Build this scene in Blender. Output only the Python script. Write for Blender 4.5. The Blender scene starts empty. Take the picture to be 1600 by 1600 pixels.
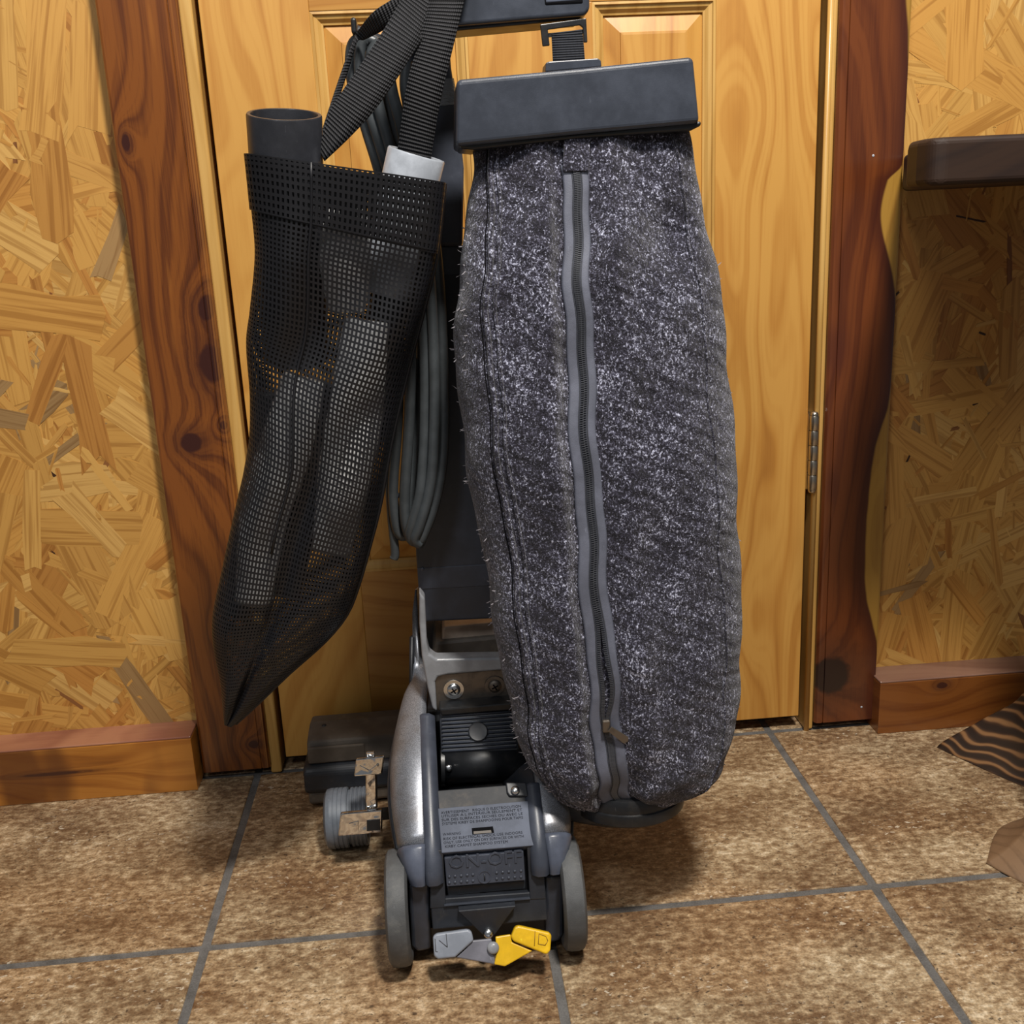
import bpy, bmesh, math, random
from mathutils import Vector, Matrix

scene = bpy.context.scene
# ------------------------------------------------------------------ camera
cam_data = bpy.data.cameras.new('camera')
cam = bpy.data.objects.new('camera', cam_data)
scene.collection.objects.link(cam)
cam_data.sensor_width = 36.0
cam_data.lens = 36.45
cam_data.clip_start = 0.02
rot = [(0.9957, 0.0659, -0.0655), (-0.0808, 0.2664, -0.9605), (-0.0459, 0.9616, 0.2706)]
cam.matrix_world = Matrix(((*rot[0], 0.0), (*rot[1], 0.0), (*rot[2], 0.8), (0, 0, 0, 1)))
scene.camera = cam
# ------------------------------------------------------------------ world, light, exposure
world = bpy.data.worlds.new('room_ambient')
scene.world = world
world.use_nodes = True
world.node_tree.nodes['Background'].inputs[0].default_value = (0.95, 0.97, 1.0, 1)
world.node_tree.nodes['Background'].inputs[1].default_value = 0.13
def area_light(name, loc, target, size, power, color):
    d = bpy.data.lights.new(name, 'AREA'); d.shape = 'DISK'; d.size = size; d.energy = power; d.color = color
    o = bpy.data.objects.new(name, d); scene.collection.objects.link(o); o.location = loc
    o.rotation_euler = (Vector(target) - Vector(loc)).to_track_quat('-Z', 'Y').to_euler()
    return o
area_light('ceiling_lamp', (0.40, 0.15, 2.45), (0.1, 1.2, 0.5), 0.28, 62.0, (1.0, 0.945, 0.87))
area_light('ceiling_lamp_room', (-0.65, -0.80, 2.45), (0.0, 1.2, 0.5), 0.5, 14.0, (0.95, 0.97, 1.0))
vs = scene.view_settings
scene.display_settings.display_device = 'sRGB'
vs.view_transform = 'Standard'; vs.look = 'None'; vs.gamma = 1.0; vs.exposure = 0.12
vs.use_curve_mapping = False

# ------------------------------------------------------------------ helpers
random.seed(7)
COL = scene.collection
def tag(o, label=None, cat=None, group=None, kind=None):
    if label: o['label'] = label
    if cat: o['category'] = cat
    if group: o['group'] = group
    if kind: o['kind'] = kind
    return o
def root_of(p):
    while p.parent: p = p.parent
    return p
def thing(name, loc):
    o = bpy.data.objects.new(name, None); COL.objects.link(o); o.location = loc; o.empty_display_size = 0.05
    return o
def mk(name, verts, faces, mat, parent=None, smooth=False, origin=None, uvs=None, bevel=0.0, seg=2, solid=0.0, sub=0, angle=0.6):
    org = Vector(origin) if origin is not None else (Vector(root_of(parent).location) if parent else Vector((0, 0, 0)))
    me = bpy.data.meshes.new(name)
    me.from_pydata([tuple(Vector(v) - org) for v in verts], [], faces)
    if uvs:
        ul = me.uv_layers.new(name='UVMap')
        for lp in me.loops: ul.data[lp.index].uv = uvs[lp.vertex_index]
    bm = bmesh.new(); bm.from_mesh(me)
    bmesh.ops.recalc_face_normals(bm, faces=bm.faces[:])
    bm.to_mesh(me); bm.free()
    me.materials.append(mat)
    if smooth:
        for p in me.polygons: p.use_smooth = True
    o = bpy.data.objects.new(name, me); COL.objects.link(o)
    if parent:
        o.parent = parent
    else:
        o.location = org
    if solid:
        m = o.modifiers.new('thickness', 'SOLIDIFY'); m.thickness = solid; m.offset = 0
    if sub:
        m = o.modifiers.new('smooth', 'SUBSURF'); m.levels = sub; m.render_levels = sub
    if bevel:
        m = o.modifiers.new('edge', 'BEVEL'); m.width = bevel; m.segments = seg; m.limit_method = 'ANGLE'; m.angle_limit = angle
        m.harden_normals = False
    return o
def prism(name, pv, mat, parent=None, bevel=0.0, seg=2, smooth=False, origin=None):
    pts, v = pv; n = len(pts); v = Vector(v)
    vv = [Vector(p) for p in pts]; vv += [p + v for p in vv]
    f = [tuple(range(n)), tuple(range(2*n-1, n-1, -1))] + [(i, (i+1) % n, n+(i+1) % n, n+i) for i in range(n)]
    return mk(name, vv, f, mat, parent, bevel=bevel, seg=seg, smooth=smooth, origin=origin)
def boxv(x0, x1, y0, y1, z0, z1):
    v = [(x, y, z) for x in (x0, x1) for y in (y0, y1) for z in (z0, z1)]
    f = [(0, 1, 3, 2), (4, 6, 7, 5), (0, 4, 5, 1), (2, 3, 7, 6), (0, 2, 6, 4), (1, 5, 7, 3)]
    return v, f
def box(name, b, mat, parent=None, bevel=0.0, seg=2, origin=None):
    v, f = boxv(*b)
    return mk(name, v, f, mat, parent, bevel=bevel, seg=seg, origin=origin)
def catmull(pts, n):
    pts = [Vector(p) for p in pts]; out = []; m = len(pts)
    for i in range(n):
        t = i/(n-1)*(m-1); k = min(int(t), m-2); u = t-k
        p0, p1, p2, p3 = pts[max(k-1, 0)], pts[k], pts[k+1], pts[min(k+2, m-1)]
        out.append(0.5*((2*p1)+(p2-p0)*u+(2*p0-5*p1+4*p2-p3)*u*u+(3*p1-p0-3*p2+p3)*u*u*u))
    return out
def frames(path):
    res = []; up = None
    for i, p in enumerate(path):
        t = (path[min(i+1, len(path)-1)] - path[max(i-1, 0)]).normalized()
        if up is None: up = Vector((0, 1, 0)) if abs(t.y) < 0.8 else Vector((1, 0, 0))
        s = t.cross(up).normalized(); up = s.cross(t).normalized()
        res.append((p, s, up))
    return res
def tubev(path, r, n=8, rfun=None, flat=1.0):
    V = []; F = []; fr = frames(path)
    for i, (p, s, u) in enumerate(fr):
        rr = rfun(i/(len(fr)-1)) if rfun else r
        for k in range(n):
            a = 2*math.pi*k/n
            V.append(p + s*math.cos(a)*rr + u*math.sin(a)*rr*flat)
    for i in range(len(fr)-1):
        for k in range(n):
            F.append((i*n+k, i*n+(k+1) % n, (i+1)*n+(k+1) % n, (i+1)*n+k))
    F.append(tuple(range(n-1, -1, -1))); F.append(tuple((len(fr)-1)*n+k for k in range(n)))
    return V, F
def tube(name, pts, r, mat, parent=None, n=8, res=None, rfun=None, flat=1.0, origin=None):
    path = catmull(pts, res) if res else [Vector(p) for p in pts]
    v, f = tubev(path, r, n, rfun, flat)
    return mk(name, v, f, mat, parent, smooth=True, origin=origin)
def lathe(name, c, axis, prof, mat, parent=None, n=32, smooth=True, origin=None, closed=True, bevel=0):
    """prof: list of (radius, distance along axis)"""
    c = Vector(c); ax = Vector(axis).normalized()
    s = ax.cross(Vector((0, 0, 1)) if abs(ax.z) < 0.9 else Vector((1, 0, 0))).normalized(); u = s.cross(ax)
    V = []; F = []
    for r, h in prof:
        for k in range(n):
            a = 2*math.pi*k/n
            V.append(c + ax*h + (s*math.cos(a)+u*math.sin(a))*max(r, 1e-5))
    for i in range(len(prof)-1):
        for k in range(n):
            F.append((i*n+k, i*n+(k+1) % n, (i+1)*n+(k+1) % n, (i+1)*n+k))
    if closed:
        F.append(tuple(range(n-1, -1, -1))); F.append(tuple((len(prof)-1)*n+k for k in range(n)))
    o = mk(name, V, F, mat, parent, smooth=smooth, origin=origin)
    m = o.modifiers.new('split', 'EDGE_SPLIT'); m.split_angle = 0.7
    return o
def dome(name, c, nrm, r, h, mat, parent=None, n=20):
    return lathe(name, c, nrm, [(r, 0), (r*0.97, h*0.35), (r*0.8, h*0.7), (r*0.5, h*0.92), (0.0005, h)], mat, parent, n)
def sheetv(rows):
    R = len(rows); C = len(rows[0])
    V = [Vector(p) for r in rows for p in r]
    F = [(i*C+j, i*C+j+1, (i+1)*C+j+1, (i+1)*C+j) for i in range(R-1) for j in range(C-1)]
    UV = []
    vacc = 0.0
    for i in range(R):
        if i: vacc += (V[i*C+C//2]-V[(i-1)*C+C//2]).length
        u = 0.0
        for j in range(C):
            if j: u += (V[i*C+j]-V[i*C+j-1]).length
            UV.append((u, vacc))
    return V, F, UV
def ribbon(name, a, b, mat, parent=None, res=24, thick=0.0016, cols=4, origin=None, sag=0.0):
    A = catmull(a, res); B = catmull(b, res)
    rows = [[A[i].lerp(B[i], j/(cols-1)) for j in range(cols)] for i in range(res)]
    v, f, uv = sheetv(rows)
    return mk(name, v, f, mat, parent, smooth=True, uvs=uv, solid=thick, origin=origin)
def text_obj(name, body, size, org, xd, yd, nd, mat, parent, extrude=0.0004, align='LEFT', sx=1.0, bevel=0.0):
    cu = bpy.data.curves.new(name, 'FONT'); cu.body = body; cu.size = size; cu.extrude = extrude; cu.align_x = align
    cu.resolution_u = 2; cu.bevel_depth = bevel; cu.space_character = 1.02
    tmp = bpy.data.objects.new(name+'_tmp', cu); COL.objects.link(tmp)
    bpy.context.view_layer.update()
    me = bpy.data.meshes.new_from_object(tmp.evaluated_get(bpy.context.evaluated_depsgraph_get()))
    bpy.data.objects.remove(tmp); bpy.data.curves.remove(cu)
    xd, yd, nd, org = Vector(xd), Vector(yd), Vector(nd), Vector(org)
    r0 = Vector(root_of(parent).location)
    for v in me.vertices:
        c = v.co.copy(); v.co = org + xd*c.x*sx + yd*c.y + nd*c.z - r0
    me.materials.clear(); me.materials.append(mat); me.name = name
    o = bpy.data.objects.new(name, me); COL.objects.link(o); o.parent = parent
    return o

# ------------------------------------------------------------------ material helpers
class G:
    def __init__(s, name):
        s.m = bpy.data.materials.new(name); s.m.use_nodes = True
        s.t = s.m.node_tree; s.b = s.t.nodes['Principled BSDF']
    def n(s, typ, **kw):
        d = s.t.nodes.new(typ)
        for k, v in kw.items(): setattr(d, k, v)
        return d
    def put(s, sock, v):
        if isinstance(v, bpy.types.NodeSocket): s.t.links.new(v, sock)
        else: sock.default_value = v
    def math(s, op, a, b=0.0, c=0.0, clamp=False):
        d = s.n('ShaderNodeMath', operation=op, use_clamp=clamp)
        s.put(d.inputs[0], a); s.put(d.inputs[1], b); s.put(d.inputs[2], c)
        return d.outputs[0]
    def obj(s): return s.n('ShaderNodeTexCoord').outputs['Object']
    def uv(s): return s.n('ShaderNodeTexCoord').outputs['UV']
    def xyz(s, v):
        d = s.n('ShaderNodeSeparateXYZ'); s.put(d.inputs[0], v); return d.outputs
    def comb(s, x, y, z):
        d = s.n('ShaderNodeCombineXYZ')
        for i, v in enumerate((x, y, z)): s.put(d.inputs[i], v)
        return d.outputs[0]
    def scale(s, v, sc, off=(0, 0, 0)):
        d = s.n('ShaderNodeMapping'); s.put(d.inputs[0], v); d.inputs['Scale'].default_value = sc; d.inputs['Location'].default_value = off
        return d.outputs[0]
    def noise(s, v, scale=5.0, detail=3.0, rough=0.5, dist=0.0, col=False):
        d = s.n('ShaderNodeTexNoise'); s.put(d.inputs['Vector'], v); d.inputs['Scale'].default_value = scale
        d.inputs['Detail'].default_value = detail; d.inputs['Roughness'].default_value = rough; d.inputs['Distortion'].default_value = dist
        return d.outputs['Color' if col else 'Fac']
    def voro(s, v, scale=5.0, feature='F1'):
        d = s.n('ShaderNodeTexVoronoi', feature=feature); s.put(d.inputs['Vector'], v); d.inputs['Scale'].default_value = scale
        return d.outputs
    def ramp(s, f, stops, interp='LINEAR'):
        d = s.n('ShaderNodeValToRGB'); s.put(d.inputs[0], f); e = d.color_ramp.elements; d.color_ramp.interpolation = interp
        while len(e) < len(stops): e.new(0.5)
        for i, (p, c) in enumerate(stops):
            e[i].position = p; e[i].color = (c[0], c[1], c[2], 1) if not isinstance(c, (int, float)) else (c, c, c, 1)
        return d.outputs[0]
    def ss(s, x, a, b):
        d = s.n('ShaderNodeMapRange', interpolation_type='SMOOTHSTEP'); s.put(d.inputs[0], x)
        d.inputs[1].default_value = a; d.inputs[2].default_value = b
        return d.outputs[0]
    def mix(s, f, a, b, mode='MIX'):
        d = s.n('ShaderNodeMix', data_type='RGBA', blend_type=mode)
        s.put(d.inputs[0], f)
        for i, v in ((6, a), (7, b)):
            if isinstance(v, tuple): d.inputs[i].default_value = (v[0], v[1], v[2], 1)
            else: s.put(d.inputs[i], v)
        return d.outputs[2]
    def bump(s, h, strength=0.2, dist=0.001):
        d = s.n('ShaderNodeBump'); s.put(d.inputs['Height'], h); d.inputs['Strength'].default_value = strength; d.inputs['Distance'].default_value = dist
        s.t.links.new(d.outputs[0], s.b.inputs['Normal'])
    def out(s, col=None, rough=0.5, metal=0.0, spec=0.5, coat=0.0, coat_rough=0.1):
        if col is not None:
            if isinstance(col, tuple): s.b.inputs['Base Color'].default_value = (col[0], col[1], col[2], 1)
            else: s.put(s.b.inputs['Base Color'], col)
        s.put(s.b.inputs['Roughness'], rough); s.put(s.b.inputs['Metallic'], metal)
        s.b.inputs['Specular IOR Level'].default_value = spec
        s.b.inputs['Coat Weight'].default_value = coat; s.b.inputs['Coat Roughness'].default_value = coat_rough
        return s.m
def wood(name, light, mid, dark, along='Z', freq=26.0, warp=1.1, knots=(), knot_col=(0.05, 0.015, 0.008), fine=0.35, rough=0.35, coat=0.4,
         sap=None, sap_col=(0.5, 0.27, 0.07), seed=0.0, sharp=1.6, patches=None, stretch=1.0):
    g = G(name); x, y, z = g.xyz(g.obj())
    ac, al = (x, z) if along == 'Z' else (z, x)
    lowv = g.comb(g.math('MULTIPLY_ADD', ac, 5.0, seed), g.math('MULTIPLY', y, 3.0), g.math('MULTIPLY_ADD', al, 1.35*stretch, seed*1.7))
    low = g.noise(lowv, 1.0, 2.0, 0.45)
    ring = g.math('MULTIPLY_ADD', ac, freq, g.math('MULTIPLY', low, warp*10.0))
    kmask = None
    for (ka, kl, ra, rl) in knots:
        dx = g.math('DIVIDE', g.math('SUBTRACT', ac, ka), ra); dz = g.math('DIVIDE', g.math('SUBTRACT', al, kl), rl)
        wob = g.noise(g.scale(g.obj(), (60, 60, 60), (seed, ka*9, kl*7)), 1.0, 2.0)
        d = g.math('ADD', g.math('SQRT', g.math('ADD', g.math('MULTIPLY', dx, dx), g.math('MULTIPLY', dz, dz))), g.math('MULTIPLY_ADD', wob, 0.5, -0.25))
        ring = g.math('ADD', ring, g.math('DIVIDE', 2.6, g.math('MULTIPLY_ADD', g.math('MULTIPLY', d, d), 0.35, 1.0)))
        k = g.ss(d, 1.15, 0.7)
        halo = g.math('MULTIPLY', g.ss(d, 2.6, 0.8), 0.45)
        k = g.math('MAXIMUM', k, halo)
        kmask = k if kmask is None else g.math('MAXIMUM', kmask, k)
    wave = g.math('MULTIPLY_ADD', g.math('SINE', g.math('MULTIPLY', ring, 6.2832)), 0.5, 0.5)
    wave2 = g.math('MULTIPLY_ADD', g.math('SINE', g.math('MULTIPLY', ring, 6.2832*3.3)), 0.5, 0.5)
    wave = g.math('MULTIPLY_ADD', g.math('POWER', wave, sharp), 0.78, g.math('MULTIPLY', g.math('POWER', wave2, 2.0), 0.30))
    fib = g.noise(g.comb(g.math('MULTIPLY', ac, 420.0), g.math('MULTIPLY', y, 200.0), g.math('MULTIPLY_ADD', al, 9.0, seed)), 1.0, 3.0, 0.6)
    big = g.noise(g.comb(g.math('MULTIPLY', ac, 18.0), g.math('MULTIPLY', y, 9.0), g.math('MULTIPLY_ADD', al, 3.2, seed*3)), 1.0, 3.0, 0.55)
    f = g.math('MULTIPLY_ADD', wave, 0.48, g.math('MULTIPLY', g.math('SUBTRACT', fib, 0.5), fine))
    f = g.math('MULTIPLY_ADD', g.math('SUBTRACT', big, 0.5), 1.1, f, clamp=True)
    col = g.ramp(f, [(0.05, light), (0.42, mid), (0.95, dark)])
    if patches:
        pm = g.ss(g.noise(g.scale(g.obj(), (9, 9, 3.0), (seed, 3, 1)), 1.0, 2.0), 0.52, 0.66)
        col = g.mix(g.math('MULTIPLY', pm, 0.8), col, patches)
    if kmask is not None: col = g.mix(kmask, col, knot_col)
    g.bump(f, 0.12, 0.0006)
    return g, col, (x, y, z), f
def wood_mat(*a, **k):
    rough = k.get('rough', 0.35); coat = k.get('coat', 0.4)
    g, col, _, _ = wood(*a, **k)
    return g.out(col, rough, coat=coat, coat_rough=0.18, spec=0.4)
def plastic(name, c, rough=0.42, grain=0.15, dust=0.0, spec=0.5, dustc=(0.25, 0.2, 0.14)):
    g = G(name); o = g.obj()
    n1 = g.noise(o, 35.0, 4.0, 0.6); n2 = g.noise(o, 900.0, 2.0)
    col = g.mix(g.ss(n1, 0.35, 0.75), tuple(v*0.82 for v in c), tuple(min(v*1.2, 1) for v in c))
    if dust:
        dm = g.math('MULTIPLY', g.ss(g.noise(o, 22.0, 6.0, 0.7), 0.5, 0.75), dust)
        col = g.mix(dm, col, dustc)
    scr = g.math('MULTIPLY', g.ss(g.noise(g.scale(o, (260, 200, 70)), 1.0, 2.0), 0.70, 0.78), 0.35)
    col = g.mix(scr, col, tuple(min(v*1.8+0.03, 1) for v in c))
    g.bump(n2, grain, 0.0004)
    return g.out(col, g.math('MULTIPLY_ADD', n1, 0.2, rough-0.1), spec=spec)

# ------------------------------------------------------------------ materials
M = {}
M['slate'] = plastic('slate_plastic', (0.040, 0.047, 0.064), 0.36)
M['slate_dark'] = plastic('dark_slate_plastic', (0.019, 0.022, 0.029), 0.45, dust=0.12)
M['slate_blue'] = plastic('blue_grey_plastic', (0.085, 0.098, 0.135), 0.34)
M['black'] = plastic('black_plastic', (0.010, 0.011, 0.013), 0.38, dust=0.08)
M['black_dust'] = plastic('dusty_black_plastic', (0.017, 0.019, 0.023), 0.6, dust=0.4, dustc=(0.16, 0.13, 0.10))
M['taupe'] = plastic('dusty_taupe_plastic', (0.115, 0.096, 0.078), 0.55, dust=0.5)
M['beige'] = plastic('beige_plastic', (0.46, 0.37, 0.295), 0.5)
M['rubber'] = plastic('worn_grey_rubber', (0.080, 0.083, 0.086), 0.6, grain=0.5, dust=0.35, dustc=(0.28, 0.27, 0.24))
M['ribbed'] = plastic('grey_ribbed_plastic', (0.125, 0.143, 0.17), 0.42)
M['lever_grey'] = plastic('grey_lever_plastic', (0.25, 0.275, 0.325), 0.4)
M['lever_grey_arm'] = plastic('dark_grey_lever_plastic', (0.16, 0.16, 0.19), 0.45)
M['yellow'] = plastic('yellow_plastic', (0.83, 0.50, 0.010), 0.38, dust=0.12)
M['cord'] = plastic('grey_cord_rubber', (0.050, 0.058, 0.064), 0.45)
M['slate_plate'] = plastic('matt_slate_plate', (0.115, 0.130, 0.170), 0.62, spec=0.2)
M['slate_mid'] = plastic('mid_slate_plastic', (0.052, 0.060, 0.082), 0.38)
M['tube_grey'] = plastic('light_grey_tube', (0.40, 0.43, 0.48), 0.25)
M['tube_black'] = plastic('black_tube', (0.021, 0.022, 0.027), 0.32)
M['tool_pale'] = plastic('pale_grey_tool', (0.88, 0.89, 0.91), 0.3)
M['hole'] = G('dark_recess').out((0.004, 0.004, 0.005), 0.9, spec=0.1)
M['ink'] = G('black_print').out((0.008, 0.008, 0.011), 0.9, spec=0.03)
M['groove'] = G('engraved_line').out((0.05, 0.05, 0.055), 0.6)
M['groove_y'] = G('engraved_line_yellow').out((0.30, 0.16, 0.01), 0.6)
def metal(name, c, rough, grime=0.0, ripple=0.0):
    g = G(name); o = g.obj(); n1 = g.noise(o, 60.0, 4.0, 0.65)
    col = g.mix(g.ss(n1, 0.4, 0.7), c, tuple(v*(1-0.35*grime) for v in c))
    r = g.math('MULTIPLY_ADD', n1, 0.25*grime+0.03, rough)
    if ripple: g.bump(g.noise(o, ripple, 1.0), 0.5, 0.006)
    else: g.bump(g.noise(o, 700.0, 2.0), 0.05, 0.0003)
    return g.out(col, r, metal=1.0)
M['chrome'] = metal('chrome', (0.80, 0.80, 0.80), 0.04, 0.2, 55.0)
M['steel'] = metal('hinge_steel', (0.55, 0.50, 0.42), 0.22, 0.6)
M['zinc'] = metal('zinc_screw', (0.72, 0.74, 0.76), 0.2, 0.2)
M['alu'] = plastic('cast_aluminium', (0.27, 0.28, 0.30), 0.32)
M['alu_dirty'] = metal('dirty_aluminium', (0.23, 0.20, 0.17), 0.42, 0.8)
def shell_mat():
    g = G('speckled_silver_shell'); o = g.obj()
    sp = g.noise(o, 1100.0, 1.0); n1 = g.noise(o, 16.0, 4.0, 0.6)
    c = g.mix(g.ss(sp, 0.4, 0.62), (0.17, 0.18, 0.205), (0.30, 0.315, 0.35))
    c = g.mix(g.math('MULTIPLY', g.ss(n1, 0.48, 0.7), 0.45), c, (0.12, 0.095, 0.075))
    return g.out(c, 0.36, metal=0.55)
M['shell'] = shell_mat()
def tile_mat():
    g = G('brown_stone_tile'); o = g.obj(); rnd = g.n('ShaderNodeObjectInfo').outputs['Random']
    mp = g.n('ShaderNodeVectorMath', operation='ADD'); g.put(mp.inputs[0], o)
    g.put(mp.inputs[1], g.comb(g.math('MULTIPLY', rnd, 37.0), g.math('MULTIPLY', rnd, 91.0), 0.0)); v = mp.outputs[0]
    vs_ = g.scale(v, (0.8, 1.25, 1.0))
    a = g.noise(vs_, 8.0, 4.0, 0.6); b = g.noise(vs_, 95.0, 4.0, 0.62); c_ = g.noise(v, 330.0, 3.0, 0.6)
    sel = g.math('MULTIPLY_ADD', a, 0.55, g.math('MULTIPLY', b, 0.75))
    base = g.ramp(sel, [(0.50, (0.110, 0.062, 0.031)), (0.60, (0.175, 0.112, 0.060)), (0.67, (0.250, 0.175, 0.100)), (0.75, (0.360, 0.270, 0.165)), (0.84, (0.50, 0.41, 0.285))])
    gr = g.ramp(c_, [(0.30, 0.62), (0.5, 1.0), (0.70, 1.32)])
    col = g.mix(1.0, base, gr, 'MULTIPLY')
    tone = g.mix(g.ss(g.noise(vs_, 4.5, 3.0), 0.42, 0.62), (1.20, 1.20, 1.20), (1.13, 1.02, 0.93))
    col = g.mix(1.0, col, tone, 'MULTIPLY')
    pit = g.math('MULTIPLY', g.ss(g.noise(g.scale(v, (130, 170, 130), (5, 3, 1)), 1.0, 3.0, 0.6), 0.61, 0.66), g.ss(g.noise(vs_, 20.0, 2.0), 0.40, 0.56))
    col = g.mix(g.math('MULTIPLY', pit, 0.78), col, (0.035, 0.022, 0.014))
    fl = g.math('MULTIPLY', g.ss(g.noise(g.scale(v, (95, 150, 95), (1, 8, 2)), 1.0, 3.0, 0.6), 0.60, 0.66), g.ss(g.noise(vs_, 9.0, 2.0), 0.48, 0.66))
    col = g.mix(g.math('MULTIPLY', fl, 0.7), col, (0.66, 0.58, 0.45))
    g.bump(g.math('SUBTRACT', g.math('MULTIPLY_ADD', c_, 0.4, b), g.math('MULTIPLY', pit, 0.6)), 0.35, 0.0015)
    return g.out(col, g.math('MULTIPLY_ADD', b, 0.35, 0.28), spec=0.45)
M['tile'] = tile_mat()
def grout_mat():
    g = G('grey_grout'); o = g.obj()
    c = g.ramp(g.math('MULTIPLY_ADD', g.noise(o, 40.0, 4.0), 0.6, g.math('MULTIPLY', g.noise(o, 500.0, 2.0), 0.4)), [(0.35, (0.070, 0.064, 0.058)), (0.65, (0.150, 0.144, 0.138))])
    return g.out(c, 0.85)
M['grout'] = grout_mat()
def osb_mat():
    g = G('osb_strand'); u, v, _ = g.xyz(g.uv())
    at = g.n('ShaderNodeAttribute', attribute_name='tone'); tone = at.outputs['Color']
    s1 = g.noise(g.comb(g.math('MULTIPLY', u, 330.0), g.math('MULTIPLY', v, 7.0), 0.0), 1.0, 3.0, 0.6)
    s2 = g.noise(g.comb(g.math('MULTIPLY', u, 130.0), g.math('MULTIPLY', v, 4.0), 3.0), 1.0, 2.0, 0.5)
    m = g.math('MULTIPLY', g.ss(s2, 0.50, 0.62), 0.55)
    col = g.mix(m, tone, g.mix(1.0, tone, (0.52, 0.40, 0.26), 'MULTIPLY'))
    col = g.mix(g.math('MULTIPLY', g.ss(s1, 0.48, 0.70), 0.40), col, g.mix(1.0, tone, (0.55, 0.42, 0.28), 'MULTIPLY'))
    g.bump(s1, 0.12, 0.0004)
    return g.out(col, 0.42, spec=0.4, coat=0.15, coat_rough=0.3)
M['osb'] = osb_mat()
M['osb_back'] = G('osb_core').out((0.30, 0.165, 0.055), 0.7)
PL, PM, PD = (0.560, 0.290, 0.064), (0.470, 0.216, 0.040), (0.300, 0.112, 0.016)
M['pine_z'] = wood_mat('pine_vertical', PL, PM, PD, 'Z', freq=14.0, warp=1.0, rough=0.46, coat=0.12, seed=1.3, sharp=2.2)
M['pine_z2'] = wood_mat('pine_vertical_wide_grain', PL, PM, PD, 'Z', freq=9.0, warp=1.3, rough=0.46, coat=0.12, seed=5.1, sharp=2.0)
M['pine_z3'] = wood_mat('pine_vertical_cathedral', PL, PM, PD, 'Z', freq=7.0, warp=1.7, rough=0.46, coat=0.12, seed=9.4, sharp=2.0)
M['pine_x'] = wood_mat('pine_horizontal', (0.46, 0.225, 0.048), (0.39, 0.172, 0.032), (0.20, 0.072, 0.010), 'X', freq=20.0, warp=1.0, knots=[(0.262, -0.095, 0.03, 0.028)], knot_col=(0.2, 0.09, 0.02), rough=0.35, coat=0.3, seed=2.2)
M['pine_jamb'] = wood_mat('pine_jamb', (0.58, 0.35, 0.105), (0.50, 0.28, 0.072), (0.32, 0.155, 0.03), 'Z', freq=30.0, warp=0.6, rough=0.4, coat=0.2, seed=7.7)
def cedar_left():
    kn = [(-0.300, 0.705, 0.014, 0.019), (-0.343, 0.523, 0.017, 0.015), (-0.296, 0.545, 0.006, 0.007), (-0.330, 0.245, 0.007, 0.008), (-0.262-0.04, 0.630, 0.02, 0.03), (-0.375, 0.918, 0.006, 0.012), (-0.31, 0.055, 0.009, 0.007)]
    g, col, (x, y, z), f = wood('cedar_board_left', (0.205, 0.062, 0.009), (0.110, 0.029, 0.005), (0.036, 0.009, 0.003), 'Z', freq=36.0, warp=0.75, knots=kn, knot_col=(0.040, 0.009, 0.005), seed=3.1, stretch=1.2, fine=0.8)
    e = g.ss(g.math('MULTIPLY_ADD', g.noise(g.comb(g.math('MULTIPLY', x, 60.0), 0.0, g.math('MULTIPLY', z, 5.0)), 1.0, 2.0), 0.8, g.math('MULTIPLY', x, 0.0)), 0.50, 0.60)
    col = g.mix(g.math('MULTIPLY', e, 0.35), col, (0.34, 0.12, 0.018))
    st = g.math('MULTIPLY', g.ss(x, -0.303, -0.290), 0.45)
    col = g.mix(st, col, g.mix(g.ss(g.noise(g.comb(g.math('MULTIPLY', x, 500.0), 0.0, z), 1.0, 1.0), 0.45, 0.6), (0.07, 0.02, 0.007), (0.40, 0.17, 0.04)))
    return g.out(col, 0.28, coat=0.5, coat_rough=0.15, spec=0.45)
M['cedar_left'] = cedar_left()
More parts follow.
